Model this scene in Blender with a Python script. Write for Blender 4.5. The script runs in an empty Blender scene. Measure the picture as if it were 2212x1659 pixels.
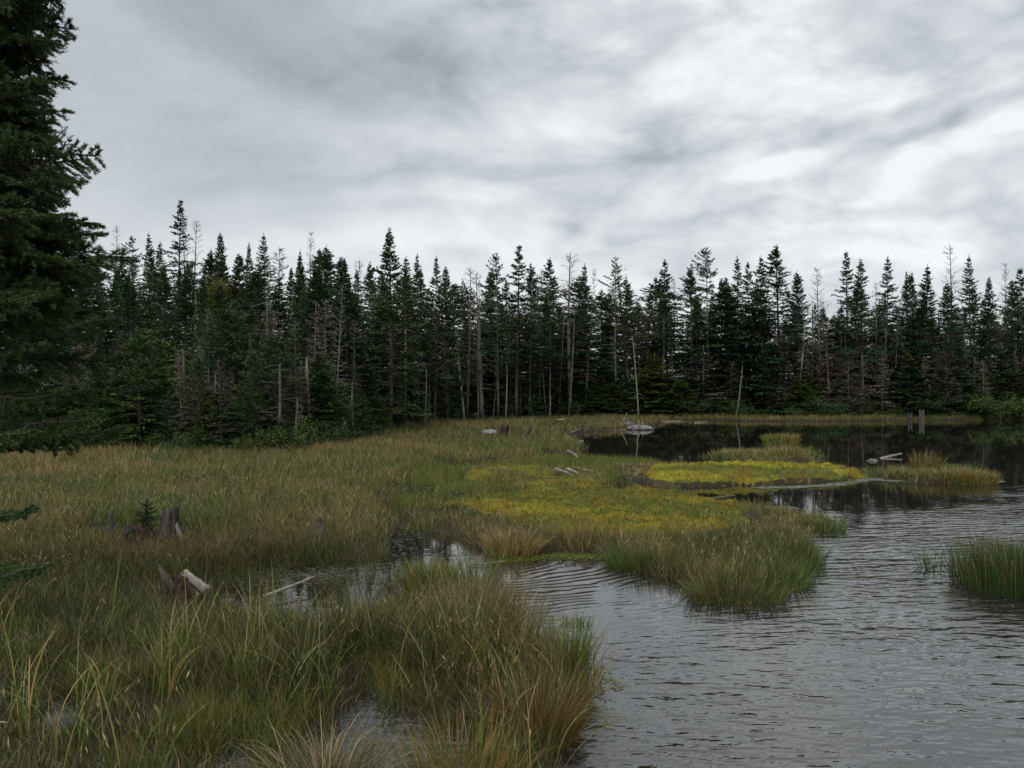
import bpy, math, random
import numpy as np
from mathutils import Vector, Matrix

sc = bpy.context.scene
COL = sc.collection
PI = math.pi

# ------------------------------------------------------------------ camera
CAM_H = 2.2          # metres above the water
F = 1914.0           # focal length in units of a 2212 px wide picture
HOR = 838.0          # horizon row in those units
cam_d = bpy.data.cameras.new('camera')
cam = bpy.data.objects.new('camera', cam_d)
COL.objects.link(cam)
cam.location = (0, 0, CAM_H)
cam.rotation_euler = (PI / 2 + math.atan((HOR - 829.5) / F), 0, 0)
cam_d.sensor_width = 36
cam_d.lens = 36 * F / 2212
cam_d.clip_start = 0.05
cam_d.clip_end = 3000
sc.camera = cam

sc.view_settings.view_transform = 'Standard'
sc.view_settings.look = 'None'
sc.view_settings.exposure = 0.12
sc.view_settings.gamma = 1
sc.cycles.max_bounces = 6
sc.cycles.diffuse_bounces = 3
sc.cycles.glossy_bounces = 3
sc.cycles.transmission_bounces = 3
sc.cycles.transparent_max_bounces = 4
sc.cycles.use_denoising = True

SUN_EL, SUN_AZ = math.radians(46), math.radians(205)     # azimuth from +Y towards +X

# ------------------------------------------------------------------ world
class NT:
    def __init__(self, nt):
        self.nt = nt
    def n(self, t, **kw):
        nd = self.nt.nodes.new(t)
        for k, v in kw.items():
            setattr(nd, k, v)
        return nd
    def link(self, a, b):
        self.nt.links.new(a, b)
    def put(self, sock, v):
        if hasattr(v, 'is_output') or isinstance(v, bpy.types.NodeSocket):
            self.link(v, sock)
        else:
            sock.default_value = v
    def m(self, op, a, b=0.0, c=0.0, clamp=False):
        nd = self.n('ShaderNodeMath', operation=op, use_clamp=clamp)
        self.put(nd.inputs[0], a); self.put(nd.inputs[1], b); self.put(nd.inputs[2], c)
        return nd.outputs[0]
    def vm(self, op, a, b=(0, 0, 0)):
        nd = self.n('ShaderNodeVectorMath', operation=op)
        self.put(nd.inputs[0], a); self.put(nd.inputs[1], b)
        return nd.outputs[0]
    def sep(self, v):
        nd = self.n('ShaderNodeSeparateXYZ'); self.put(nd.inputs[0], v)
        return nd.outputs
    def comb(self, x, y, z=0.0):
        nd = self.n('ShaderNodeCombineXYZ')
        self.put(nd.inputs[0], x); self.put(nd.inputs[1], y); self.put(nd.inputs[2], z)
        return nd.outputs[0]
    def noise(self, v, scale, detail=4, rough=0.5, dist=0.0):
        nd = self.n('ShaderNodeTexNoise')
        self.put(nd.inputs['Vector'], v)
        nd.inputs['Scale'].default_value = scale
        nd.inputs['Detail'].default_value = detail
        nd.inputs['Roughness'].default_value = rough
        nd.inputs['Distortion'].default_value = dist
        return nd.outputs['Fac']
    def rng(self, v, a, b, c=0.0, d=1.0, smooth=True):
        nd = self.n('ShaderNodeMapRange', interpolation_type='SMOOTHSTEP' if smooth else 'LINEAR')
        self.put(nd.inputs['Value'], v)
        self.put(nd.inputs['From Min'], a); self.put(nd.inputs['From Max'], b)
        self.put(nd.inputs['To Min'], c); self.put(nd.inputs['To Max'], d)
        return nd.outputs[0]
    def mix(self, f, a, b):
        nd = self.n('ShaderNodeMix', data_type='RGBA')
        self.put(nd.inputs['Factor'], f)
        self.put(nd.inputs[6], a); self.put(nd.inputs[7], b)
        return nd.outputs[2]
    def ramp(self, f, stops):
        nd = self.n('ShaderNodeValToRGB')
        cr = nd.color_ramp
        while len(cr.elements) < len(stops):
            cr.elements.new(0.5)
        for e, (p, c) in zip(cr.elements, stops):
            e.position = p; e.color = (c[0], c[1], c[2], 1)
        self.put(nd.inputs[0], f)
        return nd.outputs[0]

world = bpy.data.worlds.new('World')
sc.world = world
world.use_nodes = True
world.node_tree.nodes.clear()
w = NT(world.node_tree)
geo = w.n('ShaderNodeTexCoord')
D = w.vm('NORMALIZE', geo.outputs['Generated'])
dx, dy, dz = w.sep(D)
az = w.m('ARCTAN2', dx, dy)
el = w.m('ARCSINE', dz)
dzz = w.m('ADD', w.m('MAXIMUM', dz, 0.0), 0.22)
plane = w.comb(w.m('DIVIDE', dx, dzz), w.m('DIVIDE', dy, dzz), 0.0)
# cloud-deck noise, seen in perspective, warps the big cloud banks
wx = w.noise(plane, 1.1, 4, 0.5)
wy = w.noise(w.vm('ADD', plane, (7.3, 2.1, 4.4)), 1.1, 4, 0.5)
azw = w.m('ADD', az, w.m('MULTIPLY', w.m('SUBTRACT', wx, 0.5), 0.11))
elw = w.m('ADD', el, w.m('MULTIPLY', w.m('SUBTRACT', wy, 0.5), 0.11))

def bank(px, py, sx, sy, rot, amp, inner):
    """an elongated cloud bank: sky direction taken from where the photo shows it"""
    a0 = math.atan((px - 1106) / F)
    e0 = math.atan((HOR - py) / F * math.cos(a0))
    r = math.radians(rot)
    ca, sa = math.cos(r), math.sin(r)
    X = w.m('SUBTRACT', azw, a0); Y = w.m('SUBTRACT', elw, e0)
    U = w.m('ADD', w.m('MULTIPLY', X, ca * F / sx), w.m('MULTIPLY', Y, sa * F / sx))
    V = w.m('ADD', w.m('MULTIPLY', X, -sa * F / sy), w.m('MULTIPLY', Y, ca * F / sy))
    R = w.m('SQRT', w.m('ADD', w.m('MULTIPLY', U, U), w.m('MULTIPLY', V, V)))
    return w.rng(R, inner, 1.0, amp, 0.0)

BANKS = [
    (150, 60, 1300, 420, -14, -0.17, 0.30),
    (760, 40, 620, 210, -8, -0.12, 0.62),
    (1050, 60, 300, 120, 25, -0.08, 0.3),
    (100, 480, 500, 170, 0, -0.05, 0.0),
    (1130, 260, 420, 120, 12, 0.13, 0.0),
    (860, 300, 360, 60, 0, 0.04, 0.0),
    (660, 400, 340, 40, 2, -0.05, 0.2),
    (960, 430, 300, 50, 2, 0.10, 0.3),
    (560, 330, 260, 70, 0, -0.03, 0.0),
    (850, 520, 480, 55, 3, 0.12, 0.0),
    (1235, 488, 90, 22, -5, -0.17, 0.0),
    (1360, 505, 120, 18, 0, -0.08, 0.0),
    (980, 550, 120, 30, 0, -0.08, 0.0),
    (1420, 160, 110, 60, 30, 0.12, 0.2),
    (1700, 120, 700, 260, 0, 0.06, 0.0),
    (1500, 320, 420, 45, 3, -0.11, 0.0),
    (1800, 290, 340, 26, 14, -0.10, 0.1),
    (2120, 240, 240, 30, 16, -0.15, 0.15),
    (1660, 365, 240, 34, 8, 0.11, 0.3),
    (2010, 345, 270, 60, 12, 0.11, 0.1),
    (1200, 600, 1300, 230, 0, 0.12, 0.0),
    (2190, 285, 70, 26, 0, 0.13, 0.2),
    (1860, 440, 300, 26, -4, -0.08, 0.0),
    (2000, 490, 420, 30, 0, -0.06, 0.0),
    (1950, 545, 300, 30, 0, 0.10, 0.2),
    (1560, 470, 160, 25, 0, -0.07, 0.0),
]
tot = None
for b in BANKS:
    v = bank(*b)
    tot = v if tot is None else w.m('ADD', tot, v)
fine = w.noise(w.vm('ADD', plane, (3.1, 0.0, 1.0)), 1.7, 5, 0.46, 0.25)
fine2 = w.noise(w.vm('MULTIPLY', plane, (0.55, 1.0, 1.0)), 3.6, 4, 0.45)
side = w.rng(az, -0.35, 0.30, 0.22, 1.0)
puffv = w.comb(w.m('MULTIPLY', azw, 1.0), w.m('MULTIPLY', elw, 1.75), 0.0)
puff = w.noise(puffv, 5.5, 7, 0.56, 0.35)
puff2 = w.noise(w.vm('ADD', puffv, (3.3, 1.7, 0.0)), 13.0, 5, 0.5, 0.4)
tex = w.m('MULTIPLY', w.m('SUBTRACT', w.rng(fine, 0.33, 0.67), 0.5), w.m('MULTIPLY', side, 0.11))
tex = w.m('ADD', tex, w.m('MULTIPLY', w.m('SUBTRACT', w.rng(puff, 0.38, 0.61), 0.5), w.m('MULTIPLY', side, 0.20)))
tex = w.m('ADD', tex, w.m('MULTIPLY', w.m('SUBTRACT', puff2, 0.5), w.m('MULTIPLY', side, 0.22)))
bill = w.m('ABSOLUTE', w.m('SUBTRACT', w.m('MULTIPLY', w.noise(puffv, 8.5, 3, 0.45, 0.2), 2.0), 1.0))
bill2 = w.m('ABSOLUTE', w.m('SUBTRACT', w.m('MULTIPLY', w.noise(w.vm('ADD', puffv, (1.1, 4.2, 0.0)), 19.0, 2, 0.45, 0.2), 2.0), 1.0))
tex = w.m('ADD', tex, w.m('MULTIPLY', w.m('SUBTRACT', 0.16, bill), w.m('MULTIPLY', side, -0.30)))
tex = w.m('ADD', tex, w.m('MULTIPLY', w.m('SUBTRACT', 0.16, bill2), w.m('MULTIPLY', side, -0.15)))
tex = w.m('ADD', tex, w.m('MULTIPLY', w.m('SUBTRACT', fine2, 0.5), w.m('MULTIPLY', side, 0.12)))
bright = w.m('ADD', w.m('ADD', w.m('ADD', 0.685, tot), tex), 0.0)
bright = w.m('MINIMUM', w.m('MAXIMUM', bright, 0.30), 0.87)
# the overcast is brighter towards the zenith, as overcast skies are
zen = w.rng(el, 0.50, 1.3, 1.0, 1.35)
bright = w.m('MULTIPLY', bright, zen)
tone = w.ramp(w.rng(bright, 0.42, 0.92, 0, 1, False), [(0.0, (0.905, 0.99, 1.085)), (0.45, (0.945, 0.998, 1.045)), (1.0, (0.975, 1.0, 1.01))])
cloud = w.vm('MULTIPLY', tone, w.comb(w.m('MULTIPLY', bright, 10.0), w.m('MULTIPLY', bright, 10.0), w.m('MULTIPLY', bright, 10.0)))
sky = w.n('ShaderNodeTexSky', sky_type='NISHITA')
sky.sun_disc = False
sky.sun_elevation = SUN_EL
sky.sun_rotation = SUN_AZ
colr = w.mix(0.97, sky.outputs[0], cloud)
bg = w.n('ShaderNodeBackground')
w.link(colr, bg.inputs[0])
bg.inputs[1].default_value = 0.1
out = w.n('ShaderNodeOutputWorld')
w.link(bg.outputs[0], out.inputs[0])

sun_d = bpy.data.lights.new('sun', 'SUN')
sun = bpy.data.objects.new('sun', sun_d)
COL.objects.link(sun)
sun_d.energy = 1.5
sun_d.angle = math.radians(30)
sun_d.color = (1.0, 0.97, 0.92)
sdir = Vector((math.sin(SUN_AZ) * math.cos(SUN_EL), math.cos(SUN_AZ) * math.cos(SUN_EL), math.sin(SUN_EL)))
sun.rotation_euler = sdir.to_track_quat('Z', 'Y').to_euler()

# ------------------------------------------------------------------ helpers
RNG = np.random.default_rng(7)

def tag(o, label=None, cat=None, group=None, kind=None):
    if label: o['label'] = label
    if cat: o['category'] = cat
    if group: o['group'] = group
    if kind: o['kind'] = kind
    return o

def hash2(ix, iy, seed):
    h = (ix.astype(np.int64) * 374761393 + iy.astype(np.int64) * 668265263 + seed * 1442695041) & 0x7fffffff
    h = ((h ^ (h >> 13)) * 1274126177) & 0x7fffffff
    return ((h ^ (h >> 16)) & 0xffff) / 65535.0

def vnoise(x, y, seed=0):
    x = np.asarray(x, float); y = np.asarray(y, float)
    ix = np.floor(x); iy = np.floor(y)
    fx = x - ix; fy = y - iy
    fx = fx * fx * (3 - 2 * fx); fy = fy * fy * (3 - 2 * fy)
    a = hash2(ix, iy, seed); b = hash2(ix + 1, iy, seed)
    c = hash2(ix, iy + 1, seed); d = hash2(ix + 1, iy + 1, seed)
    return (a * (1 - fx) + b * fx) * (1 - fy) + (c * (1 - fx) + d * fx) * fy

def fbm(x, y, s, seed=0, o=4):
    t = 0; a = 0.5; n = 0
    x = np.asarray(x, float) / s; y = np.asarray(y, float) / s
    for i in range(o):
        t = t + a * vnoise(x, y, seed + i * 17); n += a
        x = x * 2.03 + 5.1; y = y * 2.03 + 1.7; a *= 0.5
    return t / n

def sstep(a, b, x):
    t = np.clip((np.asarray(x, float) - a) / (b - a), 0, 1)
    return t * t * (3 - 2 * t)

def W(px, py, z=0.0):
    """measured picture position -> metres on the level z"""
    Y = (CAM_H - z) * F / (py - HOR)
    return ((px - 1106) / F * Y, Y)

def mesh_np(name, V, faces, mat, parent=None, cols=None, smooth=False):
    """faces: list of (M,k) int arrays"""
    me = bpy.data.meshes.new(name)
    V = np.asarray(V, np.float32)
    me.vertices.add(len(V))
    me.vertices.foreach_set('co', V.ravel())
    nl = sum(f.size for f in faces); nf = sum(len(f) for f in faces)
    me.loops.add(nl); me.polygons.add(nf)
    me.loops.foreach_set('vertex_index', np.concatenate([f.ravel() for f in faces]).astype(np.int32))
    st = []; o = 0
    for f in faces:
        st.append(o + np.arange(len(f)) * f.shape[1]); o += f.size
    me.polygons.foreach_set('loop_start', np.concatenate(st).astype(np.int32))
    if smooth:
        me.polygons.foreach_set('use_smooth', np.ones(nf, bool))
    if cols is not None:
        ca = me.color_attributes.new('Col', 'FLOAT_COLOR', 'POINT')
        c4 = np.ones((len(V), 4), np.float32); c4[:, :3] = cols
        ca.data.foreach_set('color', c4.ravel())
    me.update(calc_edges=True)
    me.validate()
    me.materials.append(mat)
    o = bpy.data.objects.new(name, me)
    COL.objects.link(o)
    if parent: o.parent = parent
    return o

# ------------------------------------------------------------------ materials
def new_mat(name):
    m = bpy.data.materials.new(name); m.use_nodes = True
    m.node_tree.nodes.clear()
    return m, NT(m.node_tree)

def finish(t, shader):
    o = t.n('ShaderNodeOutputMaterial'); t.link(shader, o.inputs[0])

def principled(t, color, rough=0.7, spec=0.3, bump=None, bstr=0.3, bdist=0.02):
    p = t.n('ShaderNodeBsdfPrincipled')
    t.put(p.inputs['Base Color'], color)
    t.put(p.inputs['Roughness'], rough)
    p.inputs['Specular IOR Level'].default_value = spec
    if bump is not None:
        b = t.n('ShaderNodeBump'); b.inputs['Strength'].default_value = bstr
        b.inputs['Distance'].default_value = bdist
        t.link(bump, b.inputs['Height']); t.link(b.outputs[0], p.inputs['Normal'])
    return p.outputs[0]

def mat_leafy(name, attr=True, stops=None, transl=0.25, rough=0.5, spec=0.3, gain=1.0, nscale=3.0):
    m, t = new_mat(name)
    if attr:
        a = t.n('ShaderNodeVertexColor'); a.layer_name = 'Col'
        c = a.outputs[0]
    else:
        oi = t.n('ShaderNodeObjectInfo')
        tc = t.n('ShaderNodeTexCoord')
        nz = t.noise(tc.outputs['Object'], nscale, 3, 0.6)
        a = t.n('ShaderNodeVertexColor'); a.layer_name = 'Col'
        f = t.m('ADD', t.m('MULTIPLY', oi.outputs['Random'], 0.62), t.m('MULTIPLY', t.m('SUBTRACT', nz, 0.5), 0.7))
        f = t.m('ADD', f, 0.18, clamp=True)
        c = t.ramp(f, stops)
        c = t.vm('MULTIPLY', c, a.outputs[0])
    hs = t.n('ShaderNodeHueSaturation'); hs.inputs['Value'].default_value = gain; hs.inputs['Saturation'].default_value = 1.10
    t.link(c, hs.inputs['Color']); c = hs.outputs[0]
    sh = principled(t, c, rough, spec)
    tr = t.n('ShaderNodeBsdfTranslucent'); t.link(c, tr.inputs[0])
    mx = t.n('ShaderNodeMixShader'); mx.inputs[0].default_value = transl
    t.link(sh, mx.inputs[1]); t.link(tr.outputs[0], mx.inputs[2])
    finish(t, mx.outputs[0])
    return m

def mat_bark(name, c1, c2, scale=6.0, stretch=0.15, bstr=0.6, rnd=0.5):
    m, t = new_mat(name)
    tc = t.n('ShaderNodeTexCoord')
    v = t.vm('MULTIPLY', tc.outputs['Object'], (1, 1, stretch))
    nz = t.noise(v, scale, 6, 0.7)
    nz2 = t.noise(tc.outputs['Object'], scale * 0.35, 3, 0.6)
    oi = t.n('ShaderNodeObjectInfo')
    f = t.m('ADD', t.m('MULTIPLY', nz, 0.9), t.m('MULTIPLY', nz2, 0.6))
    f = t.m('ADD', f, t.m('MULTIPLY', t.m('SUBTRACT', oi.outputs['Random'], 0.5), rnd))
    c = t.ramp(t.rng(f, 0.45, 1.05, 0, 1), [(0, c1), (1, c2)])
    finish(t, principled(t, c, 0.85, 0.15, nz, bstr, 0.03))
    return m

M_NEEDLE = mat_leafy('fir_needles', False, [(0.0, (0.024, 0.054, 0.034)), (0.45, (0.040, 0.080, 0.032)), (0.72, (0.064, 0.092, 0.038)), (1.0, (0.115, 0.098, 0.052))], 0.18, 0.6, 0.25)
M_NEAR = mat_leafy('near_fir_needles', False, [(0.0, (0.030, 0.066, 0.036)), (0.5, (0.046, 0.092, 0.036)), (1.0, (0.095, 0.115, 0.030))], 0.15, 0.5, 0.35, 1.0, 1.3)
M_YOUNG = mat_leafy('young_fir_needles', False, [(0.0, (0.032, 0.072, 0.028)), (0.5, (0.058, 0.100, 0.030)), (1.0, (0.105, 0.112, 0.030))], 0.2, 0.6, 0.25)
M_BIRCH = mat_leafy('yellowing_leaves', False, [(0.0, (0.07, 0.085, 0.02)), (1.0, (0.13, 0.11, 0.02))], 0.3)
M_DEADTWIG = mat_bark('dead_twigs', (0.09, 0.075, 0.063), (0.24, 0.205, 0.18), 2.0, 0.6, 0.2)
M_RUSTTWIG = mat_bark('brown_dead_twigs', (0.085, 0.062, 0.050), (0.19, 0.145, 0.12), 2.0, 0.6, 0.2)
M_BARK = mat_bark('grey_bark', (0.045, 0.038, 0.033), (0.20, 0.18, 0.16), 9.0)
M_DARKBARK = mat_bark('dark_bark', (0.03, 0.025, 0.02), (0.09, 0.075, 0.06), 9.0)
M_SNAG = mat_bark('bleached_snag', (0.07, 0.063, 0.056), (0.29, 0.265, 0.235), 8.0)
M_DRIFT = mat_bark('bleached_driftwood', (0.06, 0.055, 0.045), (0.40, 0.37, 0.32), 14.0, 0.6, 1.0, 0.5)
M_STUMP = mat_bark('weathered_stump', (0.022, 0.019, 0.017), (0.12, 0.105, 0.092), 14.0, 0.12, 1.0, 0.2)
M_ROT = mat_bark('rotten_brown_wood', (0.018, 0.013, 0.010), (0.080, 0.056, 0.040), 16.0, 0.2, 1.0, 0.2)
M_PALEWOOD = mat_bark('pale_split_wood', (0.16, 0.135, 0.115), (0.45, 0.40, 0.36), 20.0, 0.2, 0.8, 0.2)
M_ROCK = mat_bark('pale_rock', (0.05, 0.05, 0.045), (0.30, 0.29, 0.275), 9.0, 1.0, 1.0, 0.2)
M_GRASS = mat_leafy('grass_blades', True, None, 0.22, 0.5, 0.3, 0.78)
M_MOSS = mat_leafy('sphagnum_moss', True, None, 0.1, 0.85, 0.1)

# peat
M_GROUND, t = new_mat('peat_ground')
tc = t.n('ShaderNodeTexCoord')
n1 = t.noise(tc.outputs['Object'], 0.7, 6, 0.6); n2 = t.noise(tc.outputs['Object'], 9, 6, 0.7)
c = t.ramp(t.m('ADD', t.m('MULTIPLY', n1, 0.6), t.m('MULTIPLY', n2, 0.4)),
           [(0.3, (0.012, 0.009, 0.006)), (0.5, (0.028, 0.021, 0.012)), (0.7, (0.050, 0.042, 0.020))])
finish(t, principled(t, c, 0.9, 0.2, n2, 0.8, 0.05))

# water
M_WATER, t = new_mat('bog_water')
tc = t.n('ShaderNodeTexCoord')
P = tc.outputs['Object']
px_, py_, pz_ = t.sep(P)
# wind reaches the open water on the near right; the far pool and the inlets stay calm
d1 = t.m('SUBTRACT', py_, t.m('MULTIPLY', px_, 0.62))
wn = t.noise(P, 0.28, 3, 0.5)
wind = t.rng(t.m('ADD', d1, t.m('MULTIPLY', t.m('SUBTRACT', wn, 0.5), 6.0)), 13.0, 9.3, 0.0, 1.0)
leftcalm = t.rng(px_, -1.6, 0.2, 0.05, 1.0)
wind = t.m('MULTIPLY', wind, leftcalm)
def ripples(ang, sx, sy, scale, det, dist, ph):
    r = t.n('ShaderNodeVectorRotate', rotation_type='Z_AXIS'); t.link(P, r.inputs['Vector']); r.inputs['Angle'].default_value = math.radians(ang)
    return t.noise(t.vm('ADD', t.vm('MULTIPLY', r.outputs[0], (sx, sy, 1)), (ph, ph, ph)), scale, det, 0.5, dist)
# long wavelets, cross chop, and rings spreading through the small pond
r1_ = ripples(-12, 0.7, 2.6, 2.6, 1.5, 0.3, 0.0)
r2_ = ripples(10, 0.85, 2.3, 4.6, 1.0, 0.3, 5.3)
r3_ = ripples(-35, 1.0, 1.8, 11.0, 2.0, 0.2, 9.1)
pond = t.comb(t.m('SUBTRACT', px_, -0.6), t.m('MULTIPLY', t.m('SUBTRACT', py_, 11.4), 1.25), 0.0)
pc = t.n('ShaderNodeVectorMath', operation='LENGTH'); t.link(t.comb(t.m('SUBTRACT', px_, 0.45), t.m('SUBTRACT', py_, 9.9), 0.0), pc.inputs[0])
pl = t.n('ShaderNodeVectorMath', operation='LENGTH'); t.link(pond, pl.inputs[0])
pdist = t.m('ADD', pl.outputs['Value'], t.m('MULTIPLY', t.noise(P, 1.3, 2, 0.5), 0.5))
ring = t.m('SINE', t.m('MULTIPLY', pdist, 2 * PI / 0.17))
ringk = t.m('MULTIPLY', t.rng(pl.outputs['Value'], 0.5, 1.4, 0.0, 1.0), t.rng(pl.outputs['Value'], 5.0, 2.6, 0.0, 1.0))
ringk = t.m('MULTIPLY', ringk, t.rng(px_, -0.7, 0.0, 0.0, 1.0))
ringk = t.m('MULTIPLY', ringk, t.rng(t.noise(P, 0.8, 2, 0.5), 0.38, 0.6, 0.15, 1.0))
pool = t.rng(pc.outputs['Value'], 1.3, 3.2, 0.06, 1.0)
gust = t.rng(t.noise(t.vm('MULTIPLY', P, (0.5, 1, 1)), 0.55, 3, 0.5), 0.3, 0.7, 0.55, 1.25)
wind = t.m('MULTIPLY', wind, pool)
amp = t.m('MULTIPLY', wind, gust)
hgt = t.m('ADD', t.m('MULTIPLY', r1_, t.rng(py_, 6.0, 12.0, 0.34, 0.74)), t.m('MULTIPLY', r2_, 0.28))
hgt = t.m('ADD', hgt, t.m('MULTIPLY', r3_, 0.11))
hgt = t.m('MULTIPLY', hgt, t.m('ADD', amp, 0.012))
hgt = t.m('ADD', hgt, t.m('MULTIPLY', t.m('MULTIPLY', ring, ringk), 0.045))
bmp = t.n('ShaderNodeBump'); bmp.inputs['Strength'].default_value = 1.0; bmp.inputs['Distance'].default_value = 0.050
t.link(hgt, bmp.inputs['Height'])
pw = t.n('ShaderNodeBsdfPrincipled')
pw.inputs['Base Color'].default_value = (0.014, 0.013, 0.011, 1)
t.put(pw.inputs['Roughness'], t.m('ADD', t.m('MULTIPLY', wind, 0.04), 0.02))
pw.inputs['IOR'].default_value = 1.9
t.link(bmp.outputs[0], pw.inputs['Normal'])
finish(t, pw.outputs[0])

# ------------------------------------------------------------------ shorelines
def poly(pts):
    return np.array([W(*p) if len(p) == 2 else p[:2] for p in pts], float)

def inside(P, x, y):
    r = np.zeros(x.shape, bool)
    n = len(P)
    for i in range(n):
        x0, y0 = P[i]; x1, y1 = P[(i + 1) % n]
        if y0 == y1: continue
        c = ((y0 > y) != (y1 > y)) & (x < (x1 - x0) * (y - y0) / (y1 - y0) + x0)
        r ^= c
    return r

def sdist(P, x, y):
    d = np.full(x.shape, 1e9)
    n = len(P)
    for i in range(n):
        x0, y0 = P[i]; x1, y1 = P[(i + 1) % n]
        ex, ey = x1 - x0, y1 - y0
        L = ex * ex + ey * ey + 1e-12
        tt = np.clip(((x - x0) * ex + (y - y0) * ey) / L, 0, 1)
        d = np.minimum(d, (x - x0 - tt * ex) ** 2 + (y - y0 - tt * ey) ** 2)
    d = np.sqrt(d)
    return np.where(inside(P, x, y), d, -d)

MAIN = poly([(220, 66, 0), (2700, 907), (2300, 906), (2212, 906), (2050, 908), (1900, 909), (1780, 911), (1640, 910), (1500, 908), (1440, 909),
             (1405, 914), (1400, 924), (1350, 926), (1300, 930), (1200, 942), (1245, 955), (1255, 968), (1215, 984), (1130, 992), (1050, 998), (960, 1004),
             (890, 1016), (872, 1040), (800, 1076), (786, 1098), (822, 1118), (836, 1150), (825, 1190), (790, 1206), (700, 1216),
             (600, 1220), (500, 1228), (446, 1240), (470, 1300), (560, 1345), (660, 1362), (770, 1340), (850, 1300), (885, 1268), (960, 1250), (1006, 1262),
             (1030, 1290), (1080, 1345), (1160, 1410), (1235, 1488), (1235, 1515), (1180, 1535), (1160, 1570), (1190, 1640), (1205, 1760), (1.2, 1.5, 0), (6, -30, 0),
             (-220, -30, 0), (-220, 420, 0), (220, 420, 0)])
ISLE = poly([(868, 1108), (930, 1092), (1010, 1084), (1150, 1074), (1330, 1072), (1400, 1066), (1480, 1080), (1600, 1097), (1720, 1112), (1800, 1126),
             (1795, 1140), (1730, 1150), (1735, 1228), (1712, 1256), (1660, 1280), (1580, 1288), (1500, 1284), (1430, 1256), (1345, 1212), (1230, 1190),
             (1080, 1194), (1010, 1168), (930, 1146), (880, 1130)])
MAT_A = poly([(1300, 1012), (1380, 1004), (1470, 1003), (1600, 1010), (1760, 1008), (1880, 1020), (1868, 1032), (1800, 1041), (1700, 1045), (1560, 1052), (1470, 1054), (1400, 1046), (1360, 1036), (1320, 1026)])
MAT_B = poly([(1000, 1030), (1050, 1016), (1130, 1012), (1180, 1020), (1130, 1030), (1030, 1040)])
MAT_C = poly([(1090, 1050), (1170, 1036), (1260, 1036), (1310, 1046), (1260, 1056), (1150, 1060)])
MAT_D = poly([(1130, 1070), (1180, 1058), (1260, 1058), (1270, 1068), (1200, 1074)])
ISLE_F = poly([(1538, 985), (1590, 976), (1700, 978), (1738, 988), (1720, 1000), (1600, 1002), (1550, 996)])
ISLE_T = poly([(1655, 958), (1680, 954), (1714, 957), (1700, 963), (1668, 963)])
ISLE_G = poly([(1905, 1022), (1950, 1014), (2030, 1012), (2100, 1018), (2140, 1030), (2132, 1042), (2060, 1046), (1960, 1044), (1920, 1036)])
ISLE_H = poly([(2120, 1245), (2180, 1215), (2300, 1200), (2460, 1220), (2460, 1290), (2260, 1290), (2150, 1275)])
HOLES = [poly([(400, 1560), (480, 1528), (620, 1545), (760, 1520), (800, 1440), (860, 1445), (900, 1530), (1010, 1560), (1050, 1620), (1090, 1700), (1060, 1900), (480, 1900), (440, 1700)]),
         poly([(120, 1520), (190, 1450), (240, 1470), (200, 1560), (140, 1600), (90, 1590)]),
         poly([(350, 1540), (430, 1530), (470, 1600), (440, 1660), (370, 1640)]),
         poly([(180, 1640), (260, 1600), (290, 1660), (220, 1700)])]
SWAMP = poly([(850, 1020), (980, 1004), (1240, 985), (1400, 1000), (1330, 1036), (1240, 1060), (1000, 1080), (840, 1100)])
MOSS_ISLE = poly([(945, 1100), (1010, 1088), (1150, 1075), (1330, 1073), (1400, 1067), (1480, 1081), (1590, 1097), (1640, 1110), (1600, 1150), (1460, 1175), (1330, 1180), (1180, 1165), (1120, 1140), (1000, 1120)])
MOSS_A = poly([(1420, 1016), (1500, 1010), (1640, 1013), (1760, 1014), (1870, 1022), (1866, 1031), (1790, 1040), (1690, 1044), (1560, 1051), (1470, 1052), (1400, 1043)])
LANDS = [MAIN, ISLE, MAT_A, MAT_B, MAT_C, MAT_D, ISLE_F, ISLE_T, ISLE_G, ISLE_H]

def jig(x, y):
    """ragged edges"""
    s = np.clip(np.abs(y) / 12.0, 0.35, 2.2)
    jx = (fbm(x, y, 0.55, 3) - 0.5) * 0.8 + (fbm(x, y, 2.2, 5) - 0.5) * 0.5
    jy = (fbm(x, y, 0.55, 9) - 0.5) * 0.8 + (fbm(x, y, 2.2, 11) - 0.5) * 0.5
    return x + jx * s * 0.7, y + jy * s * 0.7

def land_sd(x, y):
    xx, yy = jig(x, y)
    d = np.full(x.shape, -1e9)
    for P in LANDS:
        d = np.maximum(d, sdist(P, xx, yy))
    for H in HOLES:
        d = np.minimum(d, -sdist(H, xx, yy))
    return d

FL_PX = [-2500, 0, 350, 600, 720, 780, 850, 950, 1050, 1200, 1350, 1500, 1800, 2212, 4000]
FL_Y = [30, 32, 30.5, 29.5, 33, 38, 47, 56, 61, 65, 67, 66, 66, 65.5, 66]
def forest_y(x, y):
    px = 1106 + F * x / np.maximum(y, 1.0)
    return np.interp(px, FL_PX, FL_Y)

def hill(x, y):
    h = 3.4 * sstep(36, 62, y) * sstep(-2, -20, x)
    h = h + 0.9 * sstep(0, 8, y - forest_y(x, y)) * sstep(6, -10, x) * sstep(20, 30, y)
    h = h + 0.35 * sstep(-1.5, 3, y - forest_y(x, y)) * sstep(20, 30, y)
    h = h - 30 * sstep(110, 400, y) * sstep(-30, 60, x)
    return h

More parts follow.
